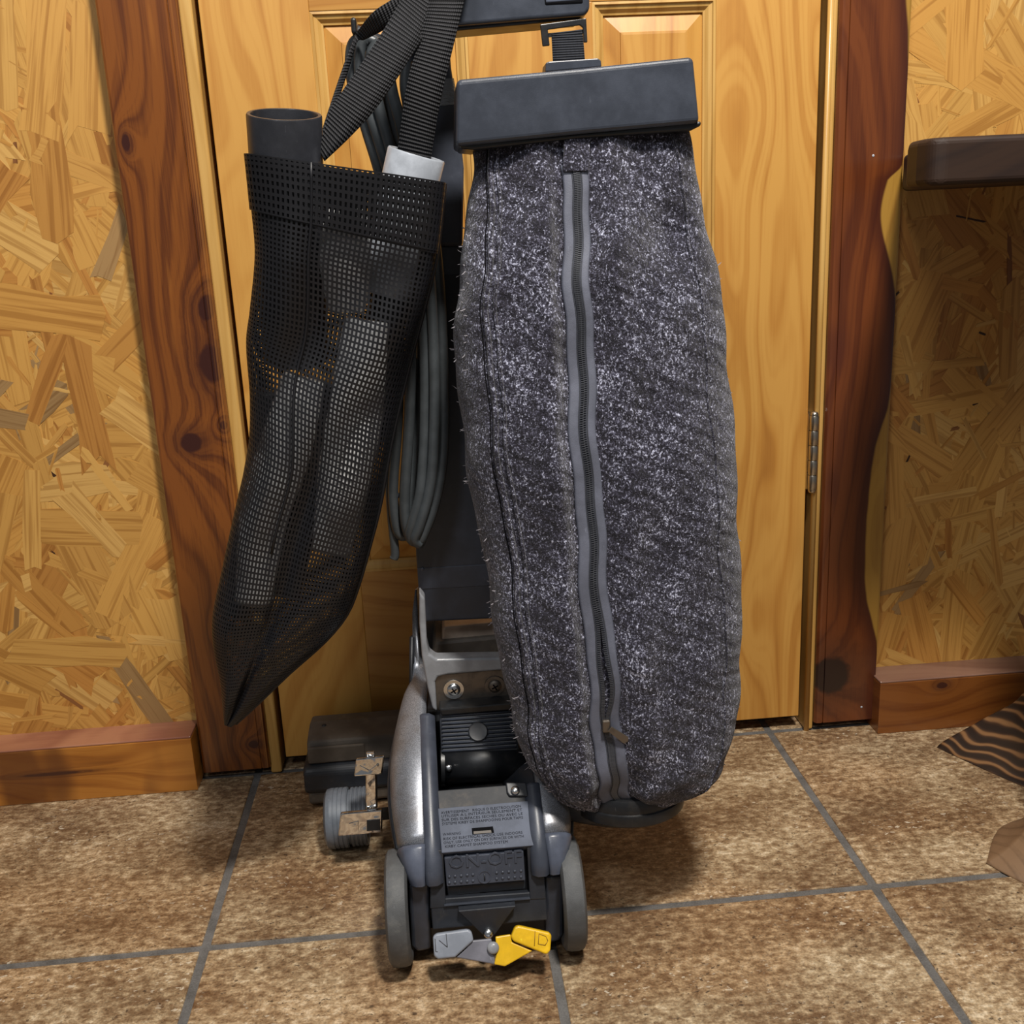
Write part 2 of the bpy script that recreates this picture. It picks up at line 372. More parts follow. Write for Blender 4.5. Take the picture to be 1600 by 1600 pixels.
def cedar_right():
    kn = [(0.583, 0.094, 0.036, 0.036), (0.570, 0.60, 0.030, 0.045), (0.575, 0.40, 0.012, 0.04)]
    g, col, (x, y, z), f = wood('cedar_board_right', (0.150, 0.040, 0.010), (0.098, 0.024, 0.007), (0.042, 0.010, 0.005), 'Z', freq=24.0, warp=0.8, knots=kn[:1], knot_col=(0.014, 0.005, 0.004), seed=6.6, stretch=1.2, fine=0.6)
    for (a, l, ra, rl) in kn[1:]:
        dx = g.math('DIVIDE', g.math('SUBTRACT', x, a), ra); dz = g.math('DIVIDE', g.math('SUBTRACT', z, l), rl)
        d = g.math('SQRT', g.math('ADD', g.math('MULTIPLY', dx, dx), g.math('MULTIPLY', dz, dz)))
        col = g.mix(g.math('MULTIPLY', g.ss(d, 1.2, 0.2), 0.6), col, (0.075, 0.018, 0.009))
    wig = g.math('MULTIPLY_ADD', g.noise(g.comb(0.0, 0.0, g.math('MULTIPLY', z, 14.0)), 1.0, 1.0), 0.006, -0.003)
    w = g.ramp(g.math('DIVIDE', z, 1.2), [(0.0, 0.0), (0.12, 0.0), (0.18, 0.55), (0.28, 0.62), (0.38, 0.50), (0.425, 0.10), (0.52, 0.0), (0.585, 0.12), (0.645, 0.72), (0.692, 0.52), (0.706, 0.0), (0.80, 0.0), (0.865, 0.20), (0.93, 0.34)], 'B_SPLINE')
    edge = g.math('SUBTRACT', 0.660, g.math('MULTIPLY', w, 0.052))
    dd = g.math('ADD', g.math('SUBTRACT', x, edge), wig)
    rim = g.math('MULTIPLY', g.ss(dd, -0.030, 0.0), 0.75)
    col = g.mix(rim, col, (0.036, 0.008, 0.006))
    col = g.mix(g.ss(dd, -0.0015, 0.0025), col, g.mix(g.ss(f, 0.1, 0.9), (0.36, 0.195, 0.035), (0.25, 0.12, 0.02)))
    return g.out(col, 0.3, coat=0.45, coat_rough=0.18, spec=0.45)
M['cedar_right'] = cedar_right()
M['base_left'] = wood_mat('cedar_baseboard_amber', (0.42, 0.165, 0.026), (0.33, 0.115, 0.016), (0.095, 0.028, 0.007), 'X', freq=28.0, warp=1.2, knots=[(0.046, -0.60, 0.003, 0.05)], seed=4.4, stretch=1.3, sharp=3.0, patches=(0.10, 0.03, 0.008))
M['base_right'] = wood_mat('cedar_baseboard_red', (0.20, 0.066, 0.013), (0.145, 0.043, 0.009), (0.075, 0.020, 0.006), 'X', freq=24.0, warp=1.0, knots=[(0.075, 0.752, 0.006, 0.010)], seed=8.2)
M['base_cap'] = wood_mat('cedar_top_lit', (0.36, 0.16, 0.09), (0.24, 0.09, 0.055), (0.15, 0.05, 0.035), 'X', freq=40.0, warp=0.8, seed=1.9)  # overhead light on the baseboard's flat top, put into the colour
M['base_top_lit_r'] = wood_mat('cedar_top_lit_dull', (0.24, 0.13, 0.09), (0.18, 0.09, 0.062), (0.12, 0.055, 0.04), 'X', freq=40.0, warp=0.8, seed=2.9)
M['walnut'] = wood_mat('dark_stained_top', (0.026, 0.011, 0.005), (0.016, 0.006, 0.003), (0.008, 0.003, 0.002), 'X', freq=20.0, warp=0.8, seed=2.5, rough=0.62, coat=0.0)
def burnt():
    g = G('burnt_striped_wood'); x, y, z = g.xyz(g.obj())
    low = g.noise(g.scale(g.obj(), (8, 8, 10)), 1.0, 2.0)
    ring = g.math('ADD', g.math('MULTIPLY', z, 95.0), g.math('MULTIPLY', low, 5.0))
    w = g.math('POWER', g.math('MULTIPLY_ADD', g.math('SINE', g.math('MULTIPLY', ring, 6.2832)), 0.5, 0.5), 1.5)
    c = g.ramp(w, [(0.1, (0.018, 0.010, 0.007)), (0.55, (0.055, 0.026, 0.013)), (0.95, (0.25, 0.125, 0.05))])
    fib = g.noise(g.scale(g.obj(), (40, 40, 400)), 1.0, 2.0)
    c = g.mix(g.math('MULTIPLY', fib, 0.3), c, (0.02, 0.012, 0.008))
    g.bump(w, 0.3, 0.002)
    return g.out(c, 0.42, coat=0.2)
M['burnt'] = burnt()
M['root_brown'] = wood_mat('pale_brown_root', (0.20, 0.118, 0.062), (0.14, 0.080, 0.041), (0.065, 0.036, 0.018), 'Z', freq=60.0, warp=0.5, seed=3.8, rough=0.55, coat=0.05)
def fabric():
    g = G('speckled_bag_fabric'); o = g.obj()
    wv = g.noise(o, 90.0, 2.0, col=True)
    mv = g.n('ShaderNodeVectorMath', operation='MULTIPLY_ADD'); g.put(mv.inputs[0], wv); mv.inputs[1].default_value = (0.006, 0.006, 0.006); g.put(mv.inputs[2], o)
    v = g.scale(mv.outputs[0], (1.0, 1.0, 0.8))
    n1 = g.noise(v, 640.0, 3.0, 0.6); n2 = g.noise(v, 330.0, 2.0, 0.6); n3 = g.noise(o, 26.0, 3.0, 0.6); n4 = g.noise(o, 7.0, 2.0)
    t = g.math('MULTIPLY_ADD', n2, 0.45, g.math('MULTIPLY_ADD', n3, 0.22, g.math('MULTIPLY', n1, 0.62)))
    c = g.ramp(t, [(0.57, (0.009, 0.008, 0.014)), (0.66, (0.030, 0.028, 0.045)), (0.72, (0.115, 0.115, 0.165)), (0.80, (0.56, 0.58, 0.72))])
    x, y, z = g.xyz(o)
    rip = g.math('SINE', g.math('ADD', g.math('MULTIPLY', z, 330.0), g.math('MULTIPLY_ADD', x, 190.0, g.math('MULTIPLY', g.noise(o, 20.0, 2.0), 10.0))))
    g.bump(g.math('MULTIPLY_ADD', rip, 0.36, g.math('MULTIPLY', n1, 1.0)), 0.9, 0.0022)
    g.b.inputs['Sheen Weight'].default_value = 0.25
    return g.out(c, 0.88, spec=0.2)
M['fabric'] = fabric()
def webbing(name, pitch, c0, c1):
    g = G(name); u, v, _ = g.xyz(g.uv())
    w = g.math('MULTIPLY_ADD', g.math('SINE', g.math('MULTIPLY', v, 6.2832/pitch)), 0.5, 0.5)
    k = g.math('MULTIPLY_ADD', g.math('SINE', g.math('MULTIPLY', u, 6.2832/(pitch*0.55))), 0.5, 0.5)
    n = g.noise(g.scale(g.uv(), (900, 900, 1)), 1.0, 2.0)
    f = g.math('MULTIPLY', g.math('POWER', w, 1.5), g.math('MULTIPLY_ADD', k, 0.5, g.math('MULTIPLY', n, 0.7)))
    c = g.ramp(f, [(0.15, c0), (0.75, c1)])
    g.bump(g.math('MULTIPLY_ADD', w, 1.0, g.math('MULTIPLY', k, 0.3)), 0.8, 0.0012)
    return g.out(c, 0.7, spec=0.3)
M['strap'] = webbing('black_nylon_webbing', 0.0036, (0.006, 0.006, 0.007), (0.042, 0.042, 0.048))
M['strap_fine'] = webbing('fine_black_webbing', 0.0024, (0.007, 0.008, 0.011), (0.045, 0.05, 0.065))
M['ziptape'] = plastic('grey_zip_tape', (0.112, 0.120, 0.158), 0.6, grain=0.4)
M['teeth'] = plastic('zip_teeth', (0.05, 0.053, 0.063), 0.35)
M['mesh'] = G('black_net_thread').out((0.007, 0.007, 0.009), 0.45, spec=0.45)
M['lint'] = G('pale_lint').out((0.35, 0.33, 0.36), 0.9)
def tape_mat():
    g = G('clear_tape'); g.b.inputs['Transmission Weight'].default_value = 0.6
    g.bump(g.noise(g.scale(g.obj(), (150, 150, 400)), 1.0, 3.0), 0.8, 0.003)
    return g.out((0.6, 0.65, 0.7), 0.08)
M['tape'] = tape_mat()
M['gap_dark'] = G('door_gap_dark').out((0.02, 0.017, 0.014), 0.9)  # darkness of the door gap put into the colour

# ================================================================== THE SETTING
T0X, T0Y, MOD = -0.3110, 1.0560, 0.4015
floor = box('floor', (T0X-4*MOD, T0X+6*MOD, T0Y-3*MOD, 1.80, -0.03, -0.0016), M['grout'], origin=(0, 0, 0))
tag(floor, 'brown stone-look tile floor with grey grout joints', None, kind='structure')
hw = MOD/2-0.0052
tv, tf = boxv(-hw, hw, -hw, hw, -0.008, 0.0)
tile_me = None
for i in range(-3, 5):
    for j in range(-3, 2):
        c = (T0X+(i+0.5)*MOD, T0Y+(j+0.5)*MOD, 0)
        if tile_me is None:
            t = mk('tile', tv, tf, M['tile'], None, bevel=0.0016, origin=(0, 0, 0)); tile_me = t.data
        else:
            t = bpy.data.objects.new('tile', tile_me); COL.objects.link(t)
            b = t.modifiers.new('edge', 'BEVEL'); b.width = 0.0016; b.segments = 2; b.limit_method = 'ANGLE'
        t.parent = floor; t.location = c
WY = 1.475
def osb_wall(name, x0, x1, z0, z1, count, label, seed):
    w = box(name, (x0, x1, WY, WY+0.012, z0, z1), M['osb_back'], origin=(0, 0, 0))
    tag(w, label, None, kind='structure')
    rnd = random.Random(seed)
    V = []; F = []; UV = []; TN = []
    pal = [(0.61, 0.355, 0.102), (0.65, 0.40, 0.125), (0.58, 0.325, 0.088), (0.54, 0.285, 0.074), (0.62, 0.37, 0.108), (0.59, 0.34, 0.098), (0.50, 0.25, 0.064), (0.68, 0.44, 0.155), (0.60, 0.35, 0.10)]
    for k in range(count):
        small = rnd.random()
        if small < 0.46: L = rnd.uniform(0.015, 0.05); Wd = rnd.uniform(0.002, 0.007)
        elif small < 0.72: L = rnd.uniform(0.06, 0.15); Wd = rnd.uniform(0.006, 0.018)
        else: L = rnd.uniform(0.09, 0.19); Wd = rnd.uniform(0.022, 0.060)
        if k < count*0.30: L = rnd.uniform(0.09, 0.17); Wd = rnd.uniform(0.03, 0.06)
        a = rnd.gauss(math.pi/2, 0.75) if rnd.random() < 0.75 else rnd.uniform(0, math.pi)
        cx = rnd.uniform(x0, x1); cz = rnd.uniform(z0, z1)
        ca, sa = math.cos(a), math.sin(a)
        h = 0.00004+0.0011*k/count
        tx = rnd.uniform(-0.0016, 0.0016); tz = rnd.uniform(-0.004, 0.004)
        j = lambda s: rnd.uniform(-s, s)
        lp = [(-L/2+j(.06*L), -Wd/2), (-L/6, -Wd/2+j(.1*Wd)), (L/6, -Wd/2+j(.1*Wd)), (L/2+j(.06*L), -Wd/2+j(.2*Wd)), (L/2+j(.1*L), j(.3*Wd)), (L/2+j(.06*L), Wd/2+j(.2*Wd)),
              (L/6, Wd/2+j(.1*Wd)), (-L/6, Wd/2+j(.1*Wd)), (-L/2+j(.06*L), Wd/2+j(.2*Wd)), (-L/2+j(.1*L), j(.3*Wd))]
        n = len(lp); b0 = len(V); c = rnd.choice(pal); q = rnd.uniform(0.90, 1.05)
        r = rnd.random()
        if r < 0.07 and Wd < 0.012: c = (0.26, 0.115, 0.04)
        elif r < 0.10 and Wd < 0.007: c = (0.05, 0.022, 0.012)
        elif r < 0.108 and Wd < 0.03: c = (0.36, 0.235, 0.11)
        ok = True; pts = []
        for (l, w_) in lp:
            X = min(max(cx+l*ca-w_*sa, x0), x1); Z = min(max(cz+l*sa+w_*ca, z0), z1)
            pts.append((X, WY-h-abs(tx*l*2+tz*w_)*0.5, Z, l, w_))
        for lay in (0, 1):
            for (X, Y, Z, l, w_) in pts:
                V.append((X, Y if lay == 0 else WY+0.001, Z)); UV.append((w_+k*0.137 % 7, l+k*0.31 % 5)); TN.append((c[0]*q*0.95, c[1]*q*0.86, c[2]*q*0.72, 1))
        F.append(tuple(range(b0, b0+n)))
        F += [(b0+i, b0+(i+1) % n, b0+n+(i+1) % n, b0+n+i) for i in range(n)]
    o = mk('strand_layer', V, F, M['osb'], w, uvs=UV)
    ca_ = o.data.color_attributes.new('tone', 'FLOAT_COLOR', 'POINT')
    for i, t_ in enumerate(TN): ca_.data[i].color = t_
    tag(o, kind='stuff')
    return w
osb_wall('wall_left', -1.35, -0.380, 0.0, 1.40, 3600, 'pale oriented strand board wall left of the door', 11)
osb_wall('wall_right', 0.648, 1.55, 0.0, 1.40, 3400, 'oriented strand board wall right of the door behind the table', 23)
tag(box('gap_backing', (-1.5, 1.6, 1.66, 1.70, -0.03, 1.6), M['gap_dark'], origin=(0, 0, 0)), 'added dark backing that keeps light out of the door gap', None, kind='structure')  # added light blocker behind the door, not a wall of the place
# baseboards: plain board + thin top layer coloured as lit from above
def baseboard(name, x0, x1, mat, cap, label):
    b = box(name, (x0, x1, 1.420, WY, 0.0, 0.0855), mat, bevel=0.0010, origin=(0, 0, 0)); tag(b, label, None, kind='structure')
    box('lit_top', (x0, x1, 1.4205, WY, 0.0855, 0.0890), cap, b, bevel=0.0014, seg=3)  # the board's own top face, painted as lit; no separate part
    return b
baseboard('baseboard_left', -1.35, -0.3945, M['base_left'], M['base_cap'], 'amber cedar baseboard with a reddish top painted as lit from above, under the left board wall')
baseboard('baseboard_right', 0.6535, 1.55, M['base_right'], M['base_top_lit_r'], 'red-brown cedar baseboard with a dull top painted as lit from above, under the right board wall')
# door casings (cedar boards)
def casing(name, x0, x1, y0, mat, label, flip):
    prof = [(0, 0.004), (0.003, 0.0005), (0.006, 0.0), (0.0115, 0.0), (0.0118, 0.0022), (0.0132, 0.0022), (0.0136, 0.0)]
    w = x1-x0
    pts = [(x0+u if not flip else x1-u, y0+d) for u, d in prof]
    far = x1 if not flip else x0
    s = -1 if not flip else 1
    pts += [(far+s*0.004, y0), (far+s*0.0012, y0+0.0012), (far, y0+0.004), (far, WY), (x0 if not flip else x1, WY)]
    n = len(pts); v = [(x, y, 0.014) for x, y in pts]+[(x, y, 1.40) for x, y in pts]
    f = [tuple(range(n)), tuple(range(2*n-1, n-1, -1))]+[(i, (i+1) % n, n+(i+1) % n, n+i) for i in range(n)]
    o = mk(name, v, f, mat); tag(o, label, None, kind='structure'); return o
casing('trim_1', -0.390, -0.289, 1.445, M['cedar_left'], 'knotty red cedar casing board left of the pine door', True)
tr = casing('trim_2', 0.561, 0.6580, 1.445, M['cedar_right'], 'dark red cedar casing board with yellow sapwood edge, hinge side of the door', False)
for (x, z) in ((0.614, 0.862), (0.636, 0.036)):
    dome('nail_head', (x, 1.445, z), (0, -1, 0), 0.0018, 0.0008, M['tube_grey'], tr, 10)
# jambs
def jamb(name, x0, x1, label):
    j = box(name, (x0, x1, 1.452, 1.60, 0.0, 1.40), M['pine_jamb'], bevel=0.0035, seg=3, origin=(0, 0, 0)); tag(j, label, None, kind='structure'); return j
jamb('trim_3', -0.2905, -0.2735, 'pale pine jamb strip between the left casing and the door')
jr = jamb('trim_4', 0.5475, 0.5610, 'pale pine jamb strip on the hinge side of the door')
tube('jamb_bead', [(0.5500, 1.4515, 0.0), (0.5500, 1.4515, 1.40)], 0.0042, M['pine_jamb'], jr, 12)
tag(box('door_gap_shade', (-0.2740, 0.5480, 1.498, 1.62, -0.001, 0.020), M['gap_dark'], origin=(0, 0, 0)), 'added dark strip standing in for the shade under the pine door', None, kind='structure')  # shade of the gap under the door, painted as a dark strip

# door
DY = 1.460
door = thing('door_1', (0.135, DY, 0.021)); tag(door, 'golden pine panelled door behind the vacuum cleaner', None, kind='structure')
DX0, DX1, SX0, SX1, MX0, MX1 = -0.2665, 0.5400, -0.129, 0.399, 0.071, 0.235
ZB, ZR, ZT = 0.0215, 0.311, 1.068
box('stile', (DX0, SX0, DY, DY+0.034, ZB, 1.40), M['pine_z'], door, bevel=0.0012)
box('stile', (SX1, DX1, DY, DY+0.034, ZB, 1.40), M['pine_z3'], door, bevel=0.0012)
box('mullion', (MX0, MX1, DY, DY+0.034, ZR, ZT), M['pine_z2'], door, bevel=0.0008)
box('bottom_rail', (SX0, SX1, DY, DY+0.034, ZB, ZR), M['pine_x'], door, bevel=0.0008)
box('lock_rail', (SX0, SX1, DY, DY+0.034, ZT, 1.40), M['pine_x'], door, bevel=0.0008)
def nested(name, rect, rings, mat, parent, cap):
    x0, x1, z0, z1 = rect; V = []; F = []
    for (o, y) in rings: V += [(x0+o, y, z0+o), (x1-o, y, z0+o), (x1-o, y, z1-o), (x0+o, y, z1-o)]
    for i in range(len(rings)-1):
        for k in range(4): F.append((4*i+k, 4*i+(k+1) % 4, 4*i+4+(k+1) % 4, 4*i+4+k))
    if cap: F.append(tuple(4*(len(rings)-1)+k for k in range(4)))
    return mk(name, V, F, mat, parent)
for (a, b, mt) in ((SX0, MX0, M['pine_z2']), (MX1, SX1, M['pine_z'])):
    rc = (a, b, ZR, ZT)
    nested('panel_moulding', rc, [(0, DY+0.001), (0.0035, DY+0.0005), (0.0045, DY+0.0030), (0.009, DY+0.0045), (0.013, DY+0.0085), (0.0155, DY+0.0092), (0.0158, DY+0.0125)], M['pine_jamb'], door, False)
    nested('panel', rc, [(0.0150, DY+0.0125), (0.0370, DY+0.0060), (0.0375, DY+0.0038), (0.0405, DY+0.0034)], mt, door, True)
hg = box('hinge', (0.5395, 0.5472, DY-0.004, DY+0.02, 0.395, 0.508), M['steel'], door)
hx, hy = 0.5445, 1.4460
for k in range(5):
    z0 = 0.397+k*0.0222
    lathe('knuckle', (hx, hy, z0), (0, 0, 1), [(0.0060, 0.0003), (0.0065, 0.001), (0.0065, 0.0205), (0.0060, 0.0216)], M['steel'], hg, 20)
for z0, s in ((0.397, -1), (0.508, 1)):
    lathe('pin_tip', (hx, hy, z0), (0, 0, s), [(0.0058, 0), (0.0058, 0.002), (0.0045, 0.0045), (0.001, 0.006)], M['steel'], hg, 20)
# ================================================================== TABLE at the right
tbl = thing('live_edge_table', (0.95, 1.25, 0)); tag(tbl, 'dark wooden table with thick rounded top and flared log legs at the right edge', 'table')
top_pts = [(0.518, 1.108, 0.8615), (0.5215, 1.088, 0.8615), (0.532, 1.08, 0.8615), (0.7, 1.076, 0.8615), (1.0, 1.078, 0.8615), (1.45, 1.08, 0.8615), (1.45, 1.4735, 0.8615), (0.68, 1.4735, 0.8615), (0.655, 1.44, 0.8615), (0.605, 1.3, 0.8615), (0.55, 1.2, 0.8615), (0.523, 1.14, 0.8615)]
o = prism('tabletop', (top_pts, (0, 0, -0.0475)), M['walnut'], tbl, bevel=0.009, seg=4)
def leg(name, rings, mat, n=48):
    cols = []
    base = [catmull([(x, y, z) for x, y in poly]+[(poly[0][0], poly[0][1], z)], n+1)[:n] for z, poly in rings]
    m = 36
    for k in range(n): cols.append(catmull([r[k] for r in base], m))
    V = [cols[k][i] for i in range(m) for k in range(n)]
    for v in V: v.z = min(max(v.z, 0.0), 0.816)
    F = []
    for i in range(m-1):
        for k in range(n): F.append((i*n+k, i*n+(k+1) % n, (i+1)*n+(k+1) % n, (i+1)*n+k))
    F.append(tuple(range(n-1, -1, -1))); F.append(tuple((m-1)*n+k for k in range(n)))
    return mk(name, V, F, mat, tbl, smooth=True)
leg('leg', [(0.0, [(.722, 1.366), (.745, 1.318), (.790, 1.236), (.84, 1.17), (.93, 1.19), (.99, 1.29), (.94, 1.385), (.82, 1.398)]),
            (0.012, [(.735, 1.365), (.757, 1.320), (.797, 1.243), (.845, 1.178), (.93, 1.195), (.985, 1.29), (.935, 1.382), (.825, 1.396)]),
            (0.045, [(.785, 1.358), (.797, 1.322), (.825, 1.260), (.86, 1.200), (.925, 1.21), (.968, 1.29), (.925, 1.372), (.845, 1.385)]),
            (0.090, [(.838, 1.345), (.842, 1.320), (.856, 1.275), (.875, 1.23), (.92, 1.23), (.950, 1.29), (.918, 1.355), (.87, 1.365)]),
            (0.20, [(.872, 1.335), (.872, 1.315), (.876, 1.285), (.888, 1.255), (.915, 1.25), (.935, 1.29), (.912, 1.338), (.888, 1.345)]),
            (0.816, [(.862, 1.345), (.862, 1.315), (.868, 1.28), (.884, 1.245), (.92, 1.24), (.945, 1.29), (.918, 1.348), (.884, 1.352)])], M['burnt'])
leg('leg', [(0.0, [(.6455, 1.079), (.657, 1.055), (.675, 1.028), (.72, .985), (.80, .99), (.85, 1.07), (.80, 1.16), (.71, 1.155)]),
            (0.004, [(.6485, 1.079), (.660, 1.056), (.678, 1.031), (.722, .989), (.80, .993), (.847, 1.07), (.797, 1.157), (.711, 1.151)]),
            (0.018, [(.676, 1.084), (.683, 1.064), (.698, 1.042), (.732, 1.005), (.795, 1.01), (.832, 1.075), (.79, 1.143), (.724, 1.140)]),
            (0.045, [(.703, 1.090), (.708, 1.072), (.719, 1.053), (.743, 1.026), (.79, 1.03), (.816, 1.08), (.784, 1.13), (.735, 1.128)]),
            (0.12, [(.728, 1.095), (.730, 1.082), (.738, 1.068), (.754, 1.05), (.784, 1.053), (.80, 1.085), (.779, 1.115), (.748, 1.115)]),
            (0.816, [(.742, 1.13), (.744, 1.118), (.75, 1.105), (.762, 1.092), (.786, 1.094), (.798, 1.12), (.781, 1.145), (.756, 1.145)])], M['root_brown'])
# ================================================================== UPRIGHT VACUUM CLEANER
vac = thing('upright_vacuum', (0.018, 1.15, 0.0))
tag(vac, 'grey upright vacuum cleaner with speckled cloth dust bag standing before the pine door', 'vacuum cleaner')
XC = 0.0215
# ---- power nozzle on the floor against the door
def extrude_x(name, prof, x0, x1, mat, parent, bevel=0.0, seg=3):
    n = len(prof); v = [(x0, y, z) for y, z in prof]+[(x1, y, z) for y, z in prof]
    f = [tuple(range(n)), tuple(range(2*n-1, n-1, -1))]+[(i, (i+1) % n, n+(i+1) % n, n+i) for i in range(n)]
    return mk(name, v, f, mat, parent, bevel=bevel, seg=seg)
NX0, NX1 = -0.2235, 0.255
noz = extrude_x('nozzle_body', [(1.348, 0.064), (1.360, 0.096), (1.372, 0.099), (1.405, 0.104), (1.436, 0.100), (1.448, 0.085), (1.448, 0.064)], NX0+0.006, NX1-0.006, M['taupe'], vac, bevel=0.006)
extrude_x('bumper_band', [(1.336, 0.026), (1.334, 0.034), (1.337, 0.058), (1.345, 0.066), (1.449, 0.066), (1.449, 0.026)], NX0, NX1, M['slate_dark'], vac, bevel=0.005)
extrude_x('nozzle_lip', [(1.345, 0.004), (1.339, 0.010), (1.339, 0.027), (1.447, 0.027), (1.447, 0.004)], NX0+0.004, NX1-0.004, M['taupe'], vac, bevel=0.004)
box('rear_face_plate', (NX0+0.008, -0.135, 1.3475, 1.352, 0.067, 0.092), M['taupe'], vac, bevel=0.002)
dome('nozzle_screw', (-0.195, 1.395, 0.1025), (0, -0.3, 1), 0.0035, 0.0015, M['slate_dark'], vac)
# ---- grey ribbed front wheel and its chrome toe pedals
fw = (-0.150, 1.246, 0.0395)
prof = [(0.004, -0.034), (0.034, -0.034), (0.0385, -0.031), (0.0395, -0.026)]
x = -0.026
while x < -0.004: prof += [(0.0395, x), (0.0395, x+0.0042), (0.0386, x+0.0046), (0.0386, x+0.0056)]; x += 0.0057
prof += [(0.0355, -0.003), (0.0355, 0.000)]
x = 0.000
while x < 0.018: prof += [(0.0385, x+0.0006), (0.0385, x+0.0036), (0.0374, x+0.0041), (0.0374, x+0.0052)]; x += 0.0054
prof += [(0.036, 0.021), (0.030, 0.0225), (0.004, 0.0225)]
lathe('front_wheel', fw, (1, 0, 0), prof, M['ribbed'], vac, 48)
box('wheel_axle', (-0.13, -0.06, 1.240, 1.252, 0.034, 0.046), M['black'], vac)
pb = prism('toe_pedal_bracket', ([(-0.1206, 1.188, 0.1352), (-0.1061, 1.188, 0.1357), (-0.1095, 1.188, 0.0828), (-0.125, 1.188, 0.0824)], (0.0, 0.006, 0.0)), M['chrome'], vac, bevel=0.0025, seg=4)

pu = prism('toe_pedal', ([(-0.1308, 1.1867, 0.1567), (-0.0946, 1.1869, 0.1578), (-0.0995, 1.1833, 0.1341), (-0.1349, 1.1833, 0.1338)], (0.0, 0.0059, -0.0009)), M['chrome'], vac, bevel=0.002, seg=3)
prism('pedal_tab', ([(-0.1178, 1.192, 0.1616), (-0.1074, 1.192, 0.1616), (-0.1072, 1.192, 0.1535), (-0.1185, 1.192, 0.1536)], (0.0, 0.004, 0.0)), M['chrome'], pu, bevel=0.001)
prism('raised_arrow', ([(-0.1265, 1.1843, 0.1487), (-0.115, 1.1831, 0.1411), (-0.1024, 1.1844, 0.1492), (-0.1026, 1.1839, 0.1458), (-0.1153, 1.1826, 0.1378), (-0.1268, 1.1838, 0.1454)], (0.0, 0.0012, -0.0002)), M['chrome'], pu, bevel=0.0004)
pl_ = prism('toe_pedal', ([(-0.156, 1.1807, 0.0853), (-0.1025, 1.1808, 0.0856), (-0.1055, 1.1764, 0.0553), (-0.1616, 1.1764, 0.0553)], (0.0, 0.0069, -0.001)), M['chrome'], vac, bevel=0.002, seg=3)
prism('raised_arrow', ([(-0.1464, 1.1775, 0.0716), (-0.1341, 1.1779, 0.0739), (-0.1351, 1.176, 0.0612), (-0.1383, 1.1761, 0.0615), (-0.1377, 1.1773, 0.07), (-0.1467, 1.1771, 0.0682)], (0.0, 0.0012, -0.0002)), M['chrome'], pl_, bevel=0.0004)
prism('raised_mark', ([(-0.1236, 1.1779, 0.0738), (-0.1065, 1.1779, 0.074), (-0.1076, 1.1758, 0.0596), (-0.1247, 1.1758, 0.0595)], (0.0, 0.0012, -0.0002)), M['black'], pl_, bevel=0.0004)
# ---- rear wheels
for (x0, x1) in ((-0.0915, -0.0665), (0.1010, 0.1262)):
    cx = (x0+x1)/2; hwid = (x1-x0)/2
    w = lathe('rear_wheel', (cx, 1.0125, 0.063), (1, 0, 0), [(0.010, -hwid*0.75), (0.045, -hwid*0.75), (0.050, -hwid), (0.057, -hwid), (0.0615, -hwid*0.78), (0.063, -hwid*0.35), (0.063, hwid*0.35), (0.0615, hwid*0.78), (0.057, hwid), (0.050, hwid), (0.045, hwid*0.75), (0.010, hwid*0.75)], M['rubber'], vac, 56)
tube('rear_axle', [(-0.085, 1.0125, 0.063), (0.115, 1.0125, 0.063)], 0.006, M['black'], vac, 10)
# ---- main housing
box('chassis', (-0.062, 0.098, 1.012, 1.335, 0.030, 0.100), M['slate_dark'], vac, bevel=0.008, seg=3)
box('fan_case', (-0.060, 0.105, 1.20, 1.335, 0.080, 0.205), M['slate_dark'], vac, bevel=0.02, seg=4)
PROF = [(1.292, 0.238), (1.25, 0.2545), (1.20, 0.2545), (1.14, 0.2325), (1.09, 0.2085), (1.05, 0.1815), (1.005, 0.1450), (0.988, 0.121), (0.985, 0.1065)]
UOUT = [0.035, 0.057, 0.083, 0.0975, 0.1035, 0.1035, 0.0960, 0.0890, 0.0855]
UIN = [0.031, 0.045, 0.055, 0.0605, 0.0620, 0.0635, 0.0655, 0.0675, 0.0680]
def shell_rows(side, i0, i1, res, puff=0.0):
    ctrl = [Vector((UOUT[i], PROF[i][0], PROF[i][1])) for i in range(len(PROF))]
    cin = [Vector((UIN[i], PROF[i][0], PROF[i][1])) for i in range(len(PROF))]
    N_ = (len(PROF)-1)*8+1
    A = catmull(ctrl, N_); B = catmull(cin, N_)
    rows = []
    for i in range(i0*8, i1*8+1, max(1, 8//res)):
        t = (A[min(i+1, N_-1)]-A[max(i-1, 0)]); t.x = 0; t.normalize()
        nin = Vector((0, -t.z, t.y));
        if nin.y < 0: nin = -nin
        uo, ui = A[i].x, B[i].x; base = Vector((0, A[i].y, A[i].z)); d = uo-ui
        sec = [(ui-0.001, 0.012), (ui, 0.001), (ui+d*0.12, 0.0), (ui+d*0.45, 0.0005), (ui+d*0.72, 0.004), (ui+d*0.9, 0.012), (ui+d*0.985, 0.024), (uo, 0.042), (uo-0.002, 0.075), (uo-0.008, 0.105)]
        row = []
        for (u, k) in sec:
            p = base + nin*(k-puff)
            p.z = max(p.z, 0.035)
            p.x = XC + side*(u+puff)
            row.append(p)
        rows.append(row)
    return rows
for side, a in ((-1, 0), (1, 4)):
    v, f, uv = sheetv(shell_rows(side, a, 6, 4)); mk('side_shell', v, f, M['shell'], vac, smooth=True, solid=0.002)
    v, f, uv = sheetv(shell_rows(side, 6, 8, 8, 0.0018)); mk('side_bumper', v, f, M['slate_blue'], vac, smooth=True, solid=0.0025)
